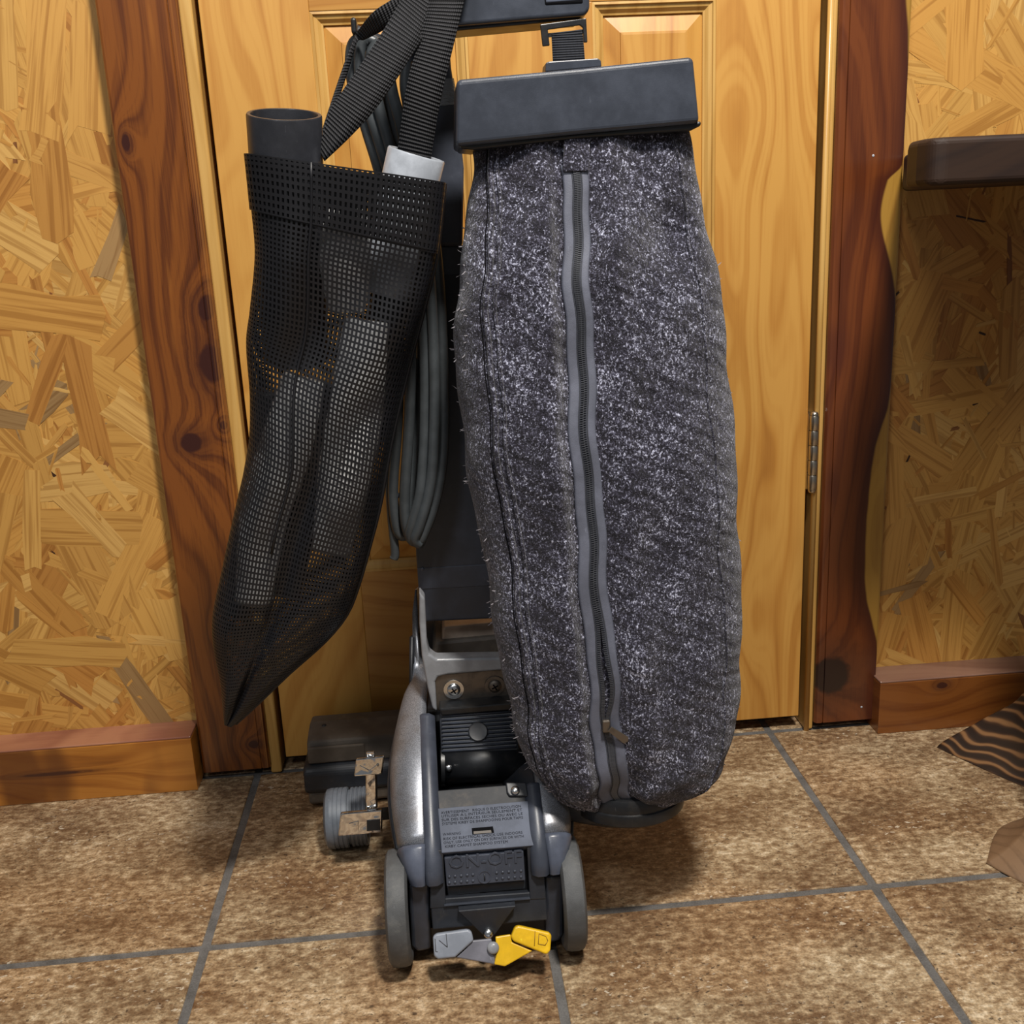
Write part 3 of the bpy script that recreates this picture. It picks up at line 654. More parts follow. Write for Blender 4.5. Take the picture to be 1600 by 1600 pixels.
# dark lower flank of the shell
for side in (-1, 1):
    ro = shell_rows(side, 1 if side < 0 else 4, 6, 4)
    path = [r[7] + Vector((side*0.0015, 0, 0)) for r in ro]
    tube('shell_trim', path, 0.0035, M['slate_dark'], vac, 8)
box('side_tank', (0.112, 0.135, 1.055, 1.16, 0.125, 0.175), M['slate_dark'], vac, bevel=0.008, seg=3)
# rails framing the recessed rear deck
def rail(u0, u1, y_from, mat):
    rows = []
    for (Y, z) in PROF[y_from:]:
        pass
    C = catmull([Vector((0, Y, z)) for Y, z in PROF[y_from:]], 40)
    for i, c in enumerate(C):
        t = (C[min(i+1, 39)]-C[max(i-1, 0)]).normalized(); nin = Vector((0, -t.z, t.y))
        if nin.y < 0: nin = -nin
        rows.append([Vector((XC+u, c.y, c.z))+nin*k for (u, k) in ((u0, 0.03), (u0, 0.001), (u0+(u1-u0)*0.2, -0.0035), (u0+(u1-u0)*0.65, -0.0035), (u1, 0.002), (u1, 0.035))])
    v, f, uv = sheetv(rows)
    return mk('deck_rail', v, f, mat, vac, smooth=True, solid=0.001)
rail(-0.0675, -0.0490, 3, M['slate_mid']); rail(0.0675, 0.0490, 5, M['slate_mid'])
# motor compartment
box('motor_well', (-0.045, 0.095, 1.105, 1.30, 0.10, 0.150), M['black_dust'], vac)
mb = prism('motor_cover', ([(-0.0215, 1.1358, 0.2373), (0.0678, 1.1357, 0.2372), (0.0709, 1.1044, 0.1957), (-0.0223, 1.1052, 0.1969)], (0.0, 0.0718, -0.0542)), M['slate_dark'], vac, bevel=0.003)

MP = [((-0.0187, 1.1319, 0.2339), (0.0654, 1.1314, 0.2332)), ((-0.019, 1.1291, 0.2302), (0.0656, 1.1286, 0.2295)), ((-0.0193, 1.1264, 0.2265), (0.0658, 1.1258, 0.2257)), ((-0.0196, 1.1236, 0.2228), (0.066, 1.1229, 0.222)), ((-0.0198, 1.1208, 0.2192), (0.0663, 1.1201, 0.2183)), ((-0.0201, 1.118, 0.2155), (0.0665, 1.1173, 0.2145)), ((-0.0204, 1.1153, 0.2118), (0.0667, 1.1145, 0.2108)), ((-0.0207, 1.1125, 0.2082), (0.0669, 1.1117, 0.2071)), ((-0.0209, 1.1098, 0.2046), (0.0671, 1.1089, 0.2035)), ((-0.0212, 1.1071, 0.2009), (0.0673, 1.1062, 0.1998))]
for a, b in MP:
    tube('cooling_rib', [a, b], 0.0016, M['slate'], mb, 6)
lathe('round_cap', (0.0233, 1.1194, 0.2156), (0.0, -0.7981, 0.6025), [(0.0118, 0), (0.0118, 0.0034), (0.0105, 0.0046), (0.0085, 0.0042), (0.0005, 0.0042)], M['slate_dark'], mb, 28)
tube('belt_housing', [(-0.0225, 1.118, 0.178), (0.0774, 1.118, 0.1757)], 0.0235, M['black'], vac, 24)
lathe('housing_end_ring', (-0.0219, 1.118, 0.1762), (-1, 0, 0.05), [(0.025, -0.003), (0.0252, 0.0015), (0.021, 0.003), (0.004, 0.003)], M['black'], vac, 28)
dome('housing_screw', (-0.0142, 1.094, 0.1856), (0, -1, 0.35), 0.0042, 0.003, M['zinc'], vac)
prism('motor_top_gasket', ([(-0.0211, 1.128, 0.2453), (0.066, 1.128, 0.2462), (0.0671, 1.128, 0.236), (-0.0187, 1.128, 0.2359)], (0.0, 0.04, 0.0)), M['black'], vac, bevel=0.002)
# handle fork and bracket
bk = prism('fork_bracket', ([(-0.0254, 1.15, 0.2804), (0.0695, 1.15, 0.2817), (0.0767, 1.15, 0.2346), (-0.0233, 1.15, 0.2312), (-0.0257, 1.15, 0.2416)], (0.0, 0.025, 0.0)), M['alu_dirty'], vac, bevel=0.002)
for c, m_, w_ in (((-0.0022, 1.1495, 0.2594), M['zinc'], M['zinc']), ((0.0474, 1.1495, 0.2602), M['alu_dirty'], M['black'])):
    sc = lathe('washer', c, (0, -1, 0.0), [(0.0125, 0), (0.0122, 0.0012), (0.007, 0.0015), (0.002, 0.0015)], m_, bk, 28)
    dome('screw_head', Vector(c)+Vector((0, -0.0012, 0)), (0, -1, 0), 0.0082, 0.0042, m_ if m_ is M['zinc'] else M['alu_dirty'], bk, 24)
    for ang in (0.5, 0.5+math.pi/2):
        d = Vector((math.cos(ang), 0, math.sin(ang)))*0.0040; c0 = Vector(c)+Vector((0, -0.0054, 0))
        tube('cross_slot', [c0-d, c0+d], 0.0009, M['hole'], bk, 6)
prism('fork_arm', ([(-0.0348, 1.146, 0.3878), (-0.0287, 1.146, 0.3786), (-0.0302, 1.146, 0.323), (-0.0281, 1.146, 0.3089), (-0.0202, 1.146, 0.3016), (0.0698, 1.146, 0.296), (0.0691, 1.146, 0.281), (-0.0078, 1.146, 0.2807), (-0.0202, 1.146, 0.2784), (-0.0237, 1.146, 0.272), (-0.024, 1.146, 0.2333), (-0.0291, 1.146, 0.2371), (-0.0334, 1.146, 0.2653), (-0.0374, 1.146, 0.3072), (-0.0375, 1.146, 0.3479)], (0.0, 0.022, 0.0)), M['alu'], vac, bevel=0.0028, seg=3)
# hood with beige lens behind the fork
prism('headlight_hood', ([(-0.0217, 1.225, 0.2919), (0.0679, 1.225, 0.2935), (0.0739, 1.225, 0.2453), (-0.0274, 1.225, 0.2536), (-0.0259, 1.225, 0.2764)], (0.0, 0.1, 0.0)), M['taupe'], vac, bevel=0.005)
prism('headlight_lens', ([(-0.0117, 1.23, 0.3065), (-0.0083, 1.23, 0.3088), (0.0707, 1.23, 0.3105), (0.0742, 1.23, 0.2795), (-0.0141, 1.23, 0.2822)], (0.0, 0.06, 0.0)), M['beige'], vac, bevel=0.003)
# rear deck: dusty upper plate, warning plate, rocker switch, lower panel
prism('deck_plate', ([(-0.0284, 1.0525, 0.1819), (0.073, 1.0521, 0.1816), (0.0751, 1.0349, 0.1671), (-0.0281, 1.035, 0.1671)], (0.0, 0.0322, -0.0383)), M['black_dust'], vac, bevel=0.0012)
prism('deck_bracket', ([(0.0497, 1.0516, 0.1857), (0.073, 1.0501, 0.1844), (0.0742, 1.0374, 0.1738), (0.0526, 1.0389, 0.175), (0.0501, 1.0424, 0.178)], (0.0, 0.0064, -0.0077)), M['slate_dark'], vac, bevel=0.0015)
dome('deck_screw', (0.0597, 1.0426, 0.1794), (0.0, -0.6436, 0.7654), 0.0052, 0.004, M['zinc'], vac)
wp = prism('warning_plate', ([(-0.0287, 1.0344, 0.1699), (0.0738, 1.0344, 0.1699), (0.0772, 0.9957, 0.1374), (-0.027, 0.9962, 0.1378)], (0.0, 0.0322, -0.0383)), M['slate_plate'], vac, bevel=0.0010)
prism('indicator_slot', ([(0.0077, 1.0145, 0.1538), (0.0312, 1.0146, 0.1538), (0.032, 1.0091, 0.1492), (0.0079, 1.0091, 0.1492)], (0.0, 0.0013, -0.0015)), M['hole'], wp)
prism('indicator_bar', ([(0.0095, 1.011, 0.1518), (0.0287, 1.0108, 0.1517), (0.0292, 1.0086, 0.1498), (0.0093, 1.0088, 0.15)], (0.0, 0.0006, -0.0008)), M['taupe'], wp)
tx, ty, tn = ((1.0, 0.0, 0.0), (0.0, 0.7654, 0.6436), (0.0, -0.6436, 0.7654))
tyr = Vector(tx)*-0.0 + Vector(ty)
def print_line(body, p0, p1, size, mat=M['ink'], nm='warning_print'):
    p0, p1 = Vector(p0), Vector(p1); d = (p1-p0); L = d.length; d.normalize()
    nn = Vector(tn); yy = nn.cross(d).normalized()
    o = text_obj(nm, body, size, p0, d, yy, nn, mat, wp, extrude=0.0001)
    xs = [v.co.dot(d) for v in o.data.vertices]; w = max(xs)-min(xs); k = L/w; r0 = p0-Vector(root_of(wp).location)
    for v in o.data.vertices:
        q = v.co-r0; v.co = r0 + d*q.dot(d)*k + (q-d*q.dot(d))
    return o
LN = [((-0.0254, 1.0291, 0.1656), (0.0644, 1.029, 0.1656)), ((-0.0253, 1.0261, 0.163), (0.0651, 1.0259, 0.1629)), ((-0.0252, 1.0227, 0.1603), (0.0654, 1.0226, 0.1601)), ((-0.025, 1.0194, 0.1575), (0.0653, 1.0192, 0.1573)), ((-0.0246, 1.0104, 0.1499), (-0.0048, 1.0105, 0.1499)), ((-0.0245, 1.0066, 0.1467), (0.063, 1.0065, 0.1466)), ((-0.0244, 1.0034, 0.144), (0.064, 1.0032, 0.1438)), ((-0.0232, 1.0001, 0.1412), (0.0458, 0.9998, 0.141))]
for (a, b), s_ in zip(LN, ['AVERTISSEMENT   RISQUE D ELECTROCUTION', 'UTILISER A L INTERIEUR SEULEMENT ET', 'SUR DES SURFACES SECHES OU AVEC LE', 'SYSTEME KIRBY DE SHAMPOOING POUR TAPIS', 'WARNING', 'RISK OF ELECTRICAL SHOCK-USE INDOORS', 'ONLY. USE ONLY ON DRY SURFACES OR WITH', 'KIRBY CARPET SHAMPOO SYSTEM']):
    print_line(s_, a, b, 0.0042)
# lower rear panel with opening for the rocker
lp = prism('rear_panel', ([(-0.043, 0.9866, 0.0878), (0.0848, 0.9859, 0.0856), (0.0847, 0.9766, 0.0546), (-0.0424, 0.9769, 0.0556)], (0.0, 0.0287, -0.0086)), M['slate_dark'], vac, bevel=0.0015)
prism('panel_post', ([(-0.0394, 0.9984, 0.14), (-0.0254, 0.9984, 0.1401), (-0.0261, 0.9828, 0.0782), (-0.0437, 0.9828, 0.0784)], (0.0, 0.0291, -0.0073)), M['slate_dark'], vac, bevel=0.001)
prism('panel_post', ([(0.0668, 0.9982, 0.1392), (0.0846, 0.9981, 0.139), (0.0841, 0.9826, 0.0774), (0.0664, 0.9828, 0.0783)], (0.0, 0.0291, -0.0073)), M['slate_dark'], vac, bevel=0.001)
prism('panel_sill', ([(-0.028, 0.9814, 0.0827), (0.0664, 0.9812, 0.0819), (0.0669, 0.9807, 0.0802), (-0.0281, 0.9809, 0.081)], (0.0, 0.0116, -0.0029)), M['slate'], vac, bevel=0.0003)
prism('switch_well', ([(-0.0285, 1.0061, 0.1337), (0.0693, 1.0054, 0.1309), (0.0681, 0.9899, 0.0696), (-0.0284, 0.9907, 0.0727)], (0.0, 0.0039, -0.001)), M['hole'], vac)
sw = prism('rocker_switch', ([(-0.0246, 0.9963, 0.1318), (0.0628, 0.9962, 0.1315), (0.0628, 0.9881, 0.0994), (-0.0239, 0.9883, 0.1001)], (0.0, 0.0097, -0.0024)), M['slate_mid'], vac, bevel=0.0012)
prism('rocker_lip', ([(-0.0241, 0.9949, 0.0954), (0.0632, 0.9948, 0.0947), (0.0629, 0.9928, 0.0739), (-0.0233, 0.9929, 0.0754)], (0.0, 0.006, -0.0006)), M['slate_dark'], sw, bevel=0.001)
for p in [([(-0.0124, 0.9868, 0.0851), (-0.0079, 0.9868, 0.0851), (-0.008, 0.9853, 0.0793), (-0.0126, 0.9853, 0.0793)], (0.0, 0.0019, -0.0005)), ([(0.0067, 0.9867, 0.0849), (0.0112, 0.9868, 0.0849), (0.0111, 0.9853, 0.0791), (0.0064, 0.9853, 0.0791)], (0.0, 0.0019, -0.0005)), ([(0.0254, 0.9867, 0.0848), (0.0299, 0.9867, 0.0848), (0.0298, 0.9852, 0.079), (0.0251, 0.9852, 0.079)], (0.0, 0.0019, -0.0005)), ([(0.0441, 0.9867, 0.0846), (0.0487, 0.9867, 0.0846), (0.0486, 0.9852, 0.0788), (0.0439, 0.9852, 0.0788)], (0.0, 0.0019, -0.0005))]:
    prism('lip_notch', p, M['hole'], sw)
bx_, by_, bn_ = ((1.0, 0.0, 0.0), (0.0, 0.2447, 0.9696), (0.0, -0.9696, 0.2447))
p0, p1 = Vector((-0.0205, 0.9932, 0.1198)), Vector((0.0599, 0.9932, 0.1198))
d = (p1-p0); L = d.length; d.normalize(); yy = Vector(bn_).cross(d).normalized()
o = text_obj('switch_lettering', 'ON-OFF', 0.0200, p0, d, yy, bn_, M['slate_mid'], sw, extrude=0.0009, bevel=0.0002)
xs = [v.co.dot(d) for v in o.data.vertices]; k = L/(max(xs)-min(xs)); r0 = p0-Vector(vac.location)
for v in o.data.vertices:
    q = v.co-r0; v.co = r0 + d*q.dot(d)*k + (q-d*q.dot(d))
for p in [(-0.0204, 0.991, 0.1109), (-0.0141, 0.991, 0.1109), (-0.0074, 0.991, 0.1108), (-0.0007, 0.991, 0.1108), (0.0056, 0.991, 0.1108), (0.0317, 0.991, 0.1106), (0.0384, 0.991, 0.1106), (0.0451, 0.9909, 0.1105), (0.0518, 0.9909, 0.1105), (0.0586, 0.9909, 0.1104), (-0.0208, 0.9894, 0.1044), (-0.0145, 0.9894, 0.1044), (-0.0078, 0.9894, 0.1043), (-0.0012, 0.9894, 0.1043), (0.0052, 0.9894, 0.1042), (0.0313, 0.9893, 0.1041), (0.038, 0.9893, 0.104), (0.0447, 0.9893, 0.104), (0.0514, 0.9893, 0.104), (0.0581, 0.9893, 0.1039)]:
    dome('grip_dot', p, bn_, 0.0017, 0.0012, M['slate_mid'], sw, 10)
cc = Vector((0.0181, 0.9902, 0.1074))
lathe('power_ring', cc, bn_, [(0.0073, 0), (0.0073, 0.0009), (0.0062, 0.0009), (0.0060, 0.0002), (0.0006, 0.0002)], M['slate_mid'], sw, 24)
tube('power_bar', [cc+yy*0.0038+Vector(bn_)*0.0005, cc-yy*0.0038+Vector(bn_)*0.0005], 0.0008, M['slate_dark'], sw, 6)
prism('rear_column', ([(-0.0657, 0.992, 0.105), (-0.0433, 0.992, 0.1043), (-0.0462, 0.992, 0.0184), (-0.0621, 0.992, 0.016), (-0.0673, 0.992, 0.0241)], (0.0, 0.1, 0.0)), M['slate'], vac, bevel=0.004, seg=3)
prism('rear_column', ([(0.0845, 0.992, 0.0993), (0.1059, 0.992, 0.0988), (0.1027, 0.992, 0.0208), (0.098, 0.992, 0.0128), (0.0827, 0.992, 0.0119)], (0.0, 0.1, 0.0)), M['slate'], vac, bevel=0.004, seg=3)
prism('under_plate', ([(-0.0461, 1.0, 0.0409), (0.086, 1.0, 0.0385), (0.0829, 1.0, 0.0133), (-0.045, 1.0, 0.0137)], (0.0, 0.05, 0.0)), M['black'], vac)
prism('centre_gusset', ([(-0.013, 0.9725, 0.0795), (0.0499, 0.9725, 0.0794), (0.0258, 0.9725, 0.0459), (0.0199, 0.9725, 0.0399), (0.0137, 0.9725, 0.0439)], (0.0, 0.012, 0.0)), M['slate_dark'], vac, bevel=0.001)
dome('ball_screw', (0.0182, 0.9715, 0.0491), (0, -1, 0.5), 0.0058, 0.0055, M['zinc'], vac, 24)
# ---- neutral / drive pedals
PLn = (0.0, -0.8474, 0.531)
lv = prism('neutral_pedal', ([(-0.0422, 0.9595, 0.0601), (-0.0386, 0.9611, 0.0625), (-0.0039, 0.9619, 0.0638), (0.0001, 0.9603, 0.0613), (0.0015, 0.9554, 0.0536), (-0.0195, 0.9476, 0.041), (-0.0381, 0.9474, 0.0407), (-0.042, 0.9493, 0.0437)], (0.0, 0.0102, -0.0064)), M['lever_grey'], vac, bevel=0.0022, seg=3)
prism('pedal_arm', ([(-0.0033, 0.9588, 0.0515), (0.021, 0.9588, 0.0513), (0.0232, 0.945, 0.0293), (-0.0189, 0.9507, 0.0384), (-0.0073, 0.9549, 0.0452)], (0.0, 0.0059, -0.0037)), M['lever_grey_arm'], lv, bevel=0.0012)
def engrave(nm, segs, mat, parent, r=0.00045):
    for a, b in segs: tube(nm, [a, b], r, mat, parent, 5)
engrave('engraved_n', [[(-0.0397, 0.9515, 0.0474), (-0.0396, 0.9583, 0.0583)], [(-0.0356, 0.9574, 0.0569), (-0.0271, 0.9533, 0.0503)], [(-0.0271, 0.9533, 0.0503), (-0.0276, 0.9605, 0.0618)], [(-0.0397, 0.9515, 0.0474), (-0.0376, 0.9514, 0.0473)]], M['groove'], lv)
yl = prism('drive_pedal', ([(0.0467, 0.9598, 0.0624), (0.051, 0.9606, 0.0637), (0.0837, 0.9553, 0.0553), (0.0862, 0.9538, 0.0529), (0.0833, 0.9454, 0.0394), (0.0788, 0.9436, 0.0365), (0.0442, 0.9523, 0.0505), (0.0418, 0.9549, 0.0545)], (0.0, 0.011, -0.0069)), M['yellow'], vac, bevel=0.0022, seg=3)
prism('pedal_arm', ([(0.0253, 0.9584, 0.0536), (0.0421, 0.959, 0.0545), (0.0428, 0.9548, 0.0479), (0.0642, 0.9491, 0.0387), (0.0412, 0.944, 0.0306), (0.0333, 0.9423, 0.0279), (0.0218, 0.9439, 0.0304), (0.0254, 0.9495, 0.0394)], (0.0, 0.0059, -0.0037)), M['yellow'], yl, bevel=0.0012)
engrave('engraved_d', [[(0.0685, 0.9566, 0.0576), (0.0665, 0.9488, 0.0451)], [(0.0725, 0.9551, 0.0551), (0.0798, 0.9534, 0.0523)], [(0.0798, 0.9534, 0.0523), (0.0815, 0.9509, 0.0484)], [(0.0815, 0.9509, 0.0484), (0.0783, 0.9486, 0.0448)], [(0.0783, 0.9486, 0.0448), (0.0708, 0.9497, 0.0464)], [(0.0725, 0.9551, 0.0551), (0.0708, 0.9497, 0.0464)]], M['groove_y'], yl)
dome('pivot_rivet', (0.022, 0.9523, 0.0448), PLn, 0.0065, 0.004, M['alu'], vac, 24)
# ---- bag elbow duct
tube('exhaust_duct', [(0.0726, 1.12, 0.15), (0.0964, 1.085, 0.1595), (0.1308, 1.06, 0.1541), (0.1747, 1.055, 0.1446)], 0.028, M['slate_dark'], vac, 20, res=14)
# ---- handle column and yoke panel
prism('handle_column', ([(-0.0044, 1.193, 1.0081), (0.0382, 1.193, 1.0006), (0.0391, 1.193, 0.9598), (0.0437, 1.193, 0.9116), (0.0468, 1.193, 0.8576), (0.0405, 1.193, 0.7745), (-0.0269, 1.193, 0.7777), (-0.0139, 1.193, 0.9522)], (0.0, 0.032, 0.0)), M['slate_mid'], vac, bevel=0.004, seg=3)
yk = prism('yoke_panel', ([(-0.024, 1.2, 0.7795), (0.0408, 1.2, 0.7764), (0.086, 1.2, 0.712), (0.1264, 1.2, 0.6143), (0.1331, 1.2, 0.3242), (0.0755, 1.2, 0.3253), (-0.0337, 1.2, 0.3287), (-0.037, 1.2, 0.3592), (-0.037, 1.2, 0.4153), (-0.0296, 1.2, 0.6234)], (0.0, 0.03, 0.0)), M['slate'], vac, bevel=0.003, seg=3)
prism('yoke_band', ([(-0.0366, 1.1992, 0.3992), (0.071, 1.1992, 0.3979), (0.0712, 1.1992, 0.3697), (-0.0369, 1.1992, 0.372)], (0.0, 0.004, 0.0)), M['slate_mid'], yk, bevel=0.0008)
prism('yoke_band', ([(-0.0208, 1.1985, 0.7445), (0.0548, 1.1985, 0.7436), (0.0724, 1.1985, 0.6621), (-0.0253, 1.1985, 0.6631)], (0.0, 0.004, 0.0)), M['slate_dark'], yk, bevel=0.0008)
dome('yoke_pin', (-0.0304, 1.199, 0.398), (0, -1, 0), 0.0022, 0.001, M['slate_blue'], yk, 12)
prism('clear_tape', ([(0.0185, 1.1922, 0.9484), (0.0411, 1.1922, 0.9489), (0.045, 1.1922, 0.9225), (0.014, 1.1922, 0.9217)], (0.0, 0.0006, 0.0)), M['tape'], vac)
# ---- grip bar at the top
hb = prism('grip_bar', ([(-0.0146, 1.12, 1.0555), (-0.0188, 1.12, 1.0005), (-0.0017, 1.12, 0.993), (0.0435, 1.12, 0.9881), (0.1736, 1.12, 0.9938), (0.1782, 1.12, 0.999), (0.1783, 1.12, 1.0502)], (0.0, 0.062, 0.0)), M['slate'], vac, bevel=0.006, seg=4)
prism('grip_underside', ([(-0.0018, 1.13, 0.9936), (0.0439, 1.13, 0.9898), (0.1751, 1.13, 0.9956), (0.1685, 1.13, 0.9916), (0.1211, 1.13, 0.989), (0.0436, 1.13, 0.9851), (0.0041, 1.13, 0.9875)], (0.0, 0.045, 0.0)), M['black'], hb, bevel=0.002)
prism('socket', ([(0.1315, 1.1192, 1.0222), (0.1704, 1.1192, 1.0234), (0.1718, 1.1192, 1.0037), (0.1327, 1.1192, 1.0031)], (0.0, 0.004, 0.0)), M['hole'], hb, bevel=0.002)
prism('socket_plate', ([(0.1339, 1.1188, 1.0198), (0.1684, 1.1188, 1.0211), (0.1686, 1.1188, 1.0072), (0.134, 1.1188, 1.0059)], (0.0, 0.003, 0.0)), M['slate_blue'], hb, bevel=0.001)
box('cord_hook', (-0.0612, -0.0554, 1.15, 1.2, 0.9888, 1.0047), M['black'], vac, bevel=0.004, seg=3)
tube('hook_arm', [(-0.0584, 1.175, 0.9958), (-0.0364, 1.185, 0.9881), (-0.0005, 1.2, 0.978)], 0.006, M['slate_dark'], vac, 10, res=8)
# ---- buckle and strap holding the dust bag
bpl = prism('strap_buckle', ([(0.1281, 1.124, 0.9872), (0.1748, 1.124, 0.9916), (0.1755, 1.124, 0.9691), (0.1716, 1.124, 0.9692), (0.1713, 1.124, 0.9828), (0.1681, 1.124, 0.9853), (0.1357, 1.124, 0.9822), (0.1371, 1.124, 0.9674), (0.1299, 1.124, 0.967)], (0.0, 0.004, 0.0)), M['black'], vac, bevel=0.0008)
prism('buckle_bar', ([(0.1359, 1.127, 0.9792), (0.1717, 1.127, 0.9816), (0.1722, 1.127, 0.978), (0.1364, 1.127, 0.9756)], (0.0, 0.003, 0.0)), M['black'], bpl)
ribbon('bag_strap', [(0.1384, 1.121, 0.9781), (0.1387, 1.12, 0.972), (0.1386, 1.115, 0.9488)], [(0.1695, 1.121, 0.9806), (0.1704, 1.12, 0.9722), (0.171, 1.115, 0.9494)], M['strap_fine'], vac, res=8)
# ---- power cord wound on its hooks
CORD = [[(-0.0443, 1.165, 0.9773), (-0.0555, 1.168, 0.9861), (-0.0638, 1.17, 0.9757), (-0.0651, 1.17, 0.9449), (-0.0549, 1.17, 0.9006), (-0.0412, 1.17, 0.8354), (-0.0338, 1.168, 0.7342), (-0.0438, 1.166, 0.6002), (-0.0563, 1.165, 0.5117), (-0.0557, 1.165, 0.4617), (-0.0476, 1.167, 0.4511), (-0.0407, 1.17, 0.4646), (-0.0343, 1.172, 0.554), (-0.0212, 1.174, 0.6557)], [(-0.0348, 1.162, 0.9796), (-0.0474, 1.162, 0.9849), (-0.0551, 1.162, 0.9712), (-0.0554, 1.162, 0.9374), (-0.0433, 1.162, 0.8899), (-0.0275, 1.162, 0.8149), (-0.0225, 1.16, 0.7135), (-0.0307, 1.158, 0.6008), (-0.044, 1.157, 0.4977), (-0.0438, 1.158, 0.4606), (-0.0378, 1.16, 0.4518), (-0.03, 1.163, 0.4682)], [(-0.023, 1.158, 0.9774), (-0.0359, 1.156, 0.9787), (-0.0436, 1.156, 0.9638), (-0.0403, 1.156, 0.9238), (-0.0297, 1.156, 0.8731), (-0.0161, 1.156, 0.8012), (-0.0085, 1.154, 0.7132), (-0.0135, 1.152, 0.6008), (-0.0238, 1.15, 0.5133), (-0.0362, 1.15, 0.4724), (-0.0411, 1.153, 0.4557), (-0.0359, 1.156, 0.4466), (-0.0252, 1.16, 0.4509)], [(-0.0155, 1.155, 0.9718), (-0.0264, 1.152, 0.9657), (-0.0248, 1.152, 0.9351), (-0.0171, 1.152, 0.8976), (-0.007, 1.152, 0.8334), (0.0012, 1.15, 0.7538), (0.0003, 1.148, 0.6577), (-0.0054, 1.146, 0.5724), (-0.0136, 1.146, 0.5136), (-0.0284, 1.147, 0.4689), (-0.0355, 1.15, 0.4515), (-0.0301, 1.154, 0.4437)], [(-0.0071, 1.157, 0.9627), (-0.0104, 1.157, 0.9352), (-0.0043, 1.158, 0.8912), (0.0052, 1.16, 0.8331), (0.0109, 1.16, 0.7529), (0.0102, 1.158, 0.6559), (0.0054, 1.156, 0.5697), (-0.0013, 1.154, 0.5221), (-0.0135, 1.153, 0.4815), (-0.0265, 1.153, 0.4531), (-0.031, 1.158, 0.4425)], [(-0.0324, 1.178, 0.951), (-0.0283, 1.178, 0.9002), (-0.0209, 1.178, 0.8347), (-0.0129, 1.178, 0.7534), (-0.0141, 1.176, 0.655), (-0.0255, 1.174, 0.553), (-0.0353, 1.172, 0.4777), (-0.0345, 1.17, 0.4469)]]
cd = tube('power_cord', CORD[0], 0.0062, M['cord'], vac, 10, res=70)
for c in CORD[1:]:
    tube('cord_loop', c, 0.0062, M['cord'], cd, 10, res=70)
tube('cord_tail', [(-0.0533, 1.172, 0.6289), (-0.0594, 1.17, 0.541), (-0.0611, 1.17, 0.48), (-0.0603, 1.17, 0.433), (-0.0625, 1.17, 0.4229)], 0.0052, M['cord'], cd, 10, res=30)
tube('cord_clip', [(-0.0499, 1.166, 0.5202), (-0.0573, 1.164, 0.5181), (-0.0588, 1.164, 0.5083), (-0.0559, 1.164, 0.4982), (-0.0489, 1.164, 0.5023)], 0.0022, M['slate'], cd, 8, res=20)

# ---- dust bag
BL = [(735,205,1.10),(737,290,1.10),(722,390,1.098),(712,490,1.095),(714,600,1.092),(728,720,1.088),(748,830,1.084),(768,950,1.078),(785,1050,1.072),(803,1130,1.066),(826,1188,1.062),(862,1226,1.058),(912,1248,1.056)]
bagL = [(0.0515, 1.1, 0.8875), (0.0499, 1.1, 0.8356), (0.0364, 1.098, 0.7734), (0.0259, 1.095, 0.7093), (0.0227, 1.092, 0.6364), (0.0273, 1.088, 0.5539), (0.0365, 1.084, 0.4754), (0.0457, 1.078, 0.3875), (0.0537, 1.072, 0.3123), (0.0634, 1.066, 0.2511), (0.0779, 1.062, 0.205), (0.1028, 1.058, 0.1737), (0.1391, 1.056, 0.1532)]
bagR = [(0.2678, 1.1, 0.8893), (0.2798, 1.1, 0.8301), (0.293, 1.098, 0.7676), (0.305, 1.095, 0.6946), (0.3125, 1.092, 0.6196), (0.3173, 1.088, 0.5352), (0.3199, 1.084, 0.4555), (0.3214, 1.078, 0.374), (0.3191, 1.072, 0.2984), (0.3128, 1.066, 0.2415), (0.3001, 1.062, 0.1931), (0.2764, 1.058, 0.1692), (0.2427, 1.056, 0.1535)]
bagD = [0.030, 0.046, 0.062, 0.072, 0.078, 0.082, 0.084, 0.085, 0.084, 0.080, 0.070, 0.054, 0.034]
NR, NC = 130, 220
LA, RA = catmull(bagL, NR), catmull(bagR, NR)
DA = [v.x for v in catmull([(d_, 0, 0) for d_ in bagD], NR)]
zipU = [0.474, 0.4366, 0.4343, 0.4331, 0.428, 0.4164, 0.402, 0.3929, 0.3943, 0.3936, 0.3991, 0.3999, 0.375]
ZU = [v.x for v in catmull([(u_, 0, 0) for u_ in zipU], NR)]
def bag_point(i, a, off=0.0):
    """a: angle, 0 = right edge, pi/2 = back, pi = left, 3pi/2 = front"""
    c = (LA[i]+RA[i])*0.5; h = (RA[i]-LA[i])*0.5; hl = h.length
    t = i/(NR-1)
    e = 0.62
    ca, sa = math.cos(a), math.sin(a)
    xx = math.copysign(abs(ca)**e, ca); yy_ = math.copysign(abs(sa)**0.72, sa)
    p = c + h*xx + Vector((0, 1, 0))*(DA[i]*yy_)
    if sa < 0:
        u = (xx+1)/2; du = (u-ZU[i])*hl*2
        q_ = min(1, max(0, (0.030-abs(du))/0.012)); groove = q_*q_*(3-2*q_)*0.011*min(1, t*6)
        p.y += groove
        p.y -= 0.006*math.exp(-((abs(du)-0.035)/0.02)**2)
        # soft dents and wrinkles
        p.y += 0.0035*math.sin(9*t+5*u)*math.sin(21*t-7*u+1.3)
        p.y += 0.0018*math.sin(46*t+16*u)*math.sin(math.pi*u)
        p.y += 0.014*math.exp(-((u-0.80)/0.10)**2-((t-0.155)/0.035)**2)
    else:
        pass
    p.x += 0.0016*math.sin(38*t+2*a)+0.001*math.sin(77*t+3*a)
    if off:
        d_ = Vector((p.x-c.x, p.y-c.y, 0)); d_.normalize(); p += d_*off
    return p
V = []; F = []
for i in range(NR):
    for k in range(NC): V.append(bag_point(i, 2*math.pi*k/NC))
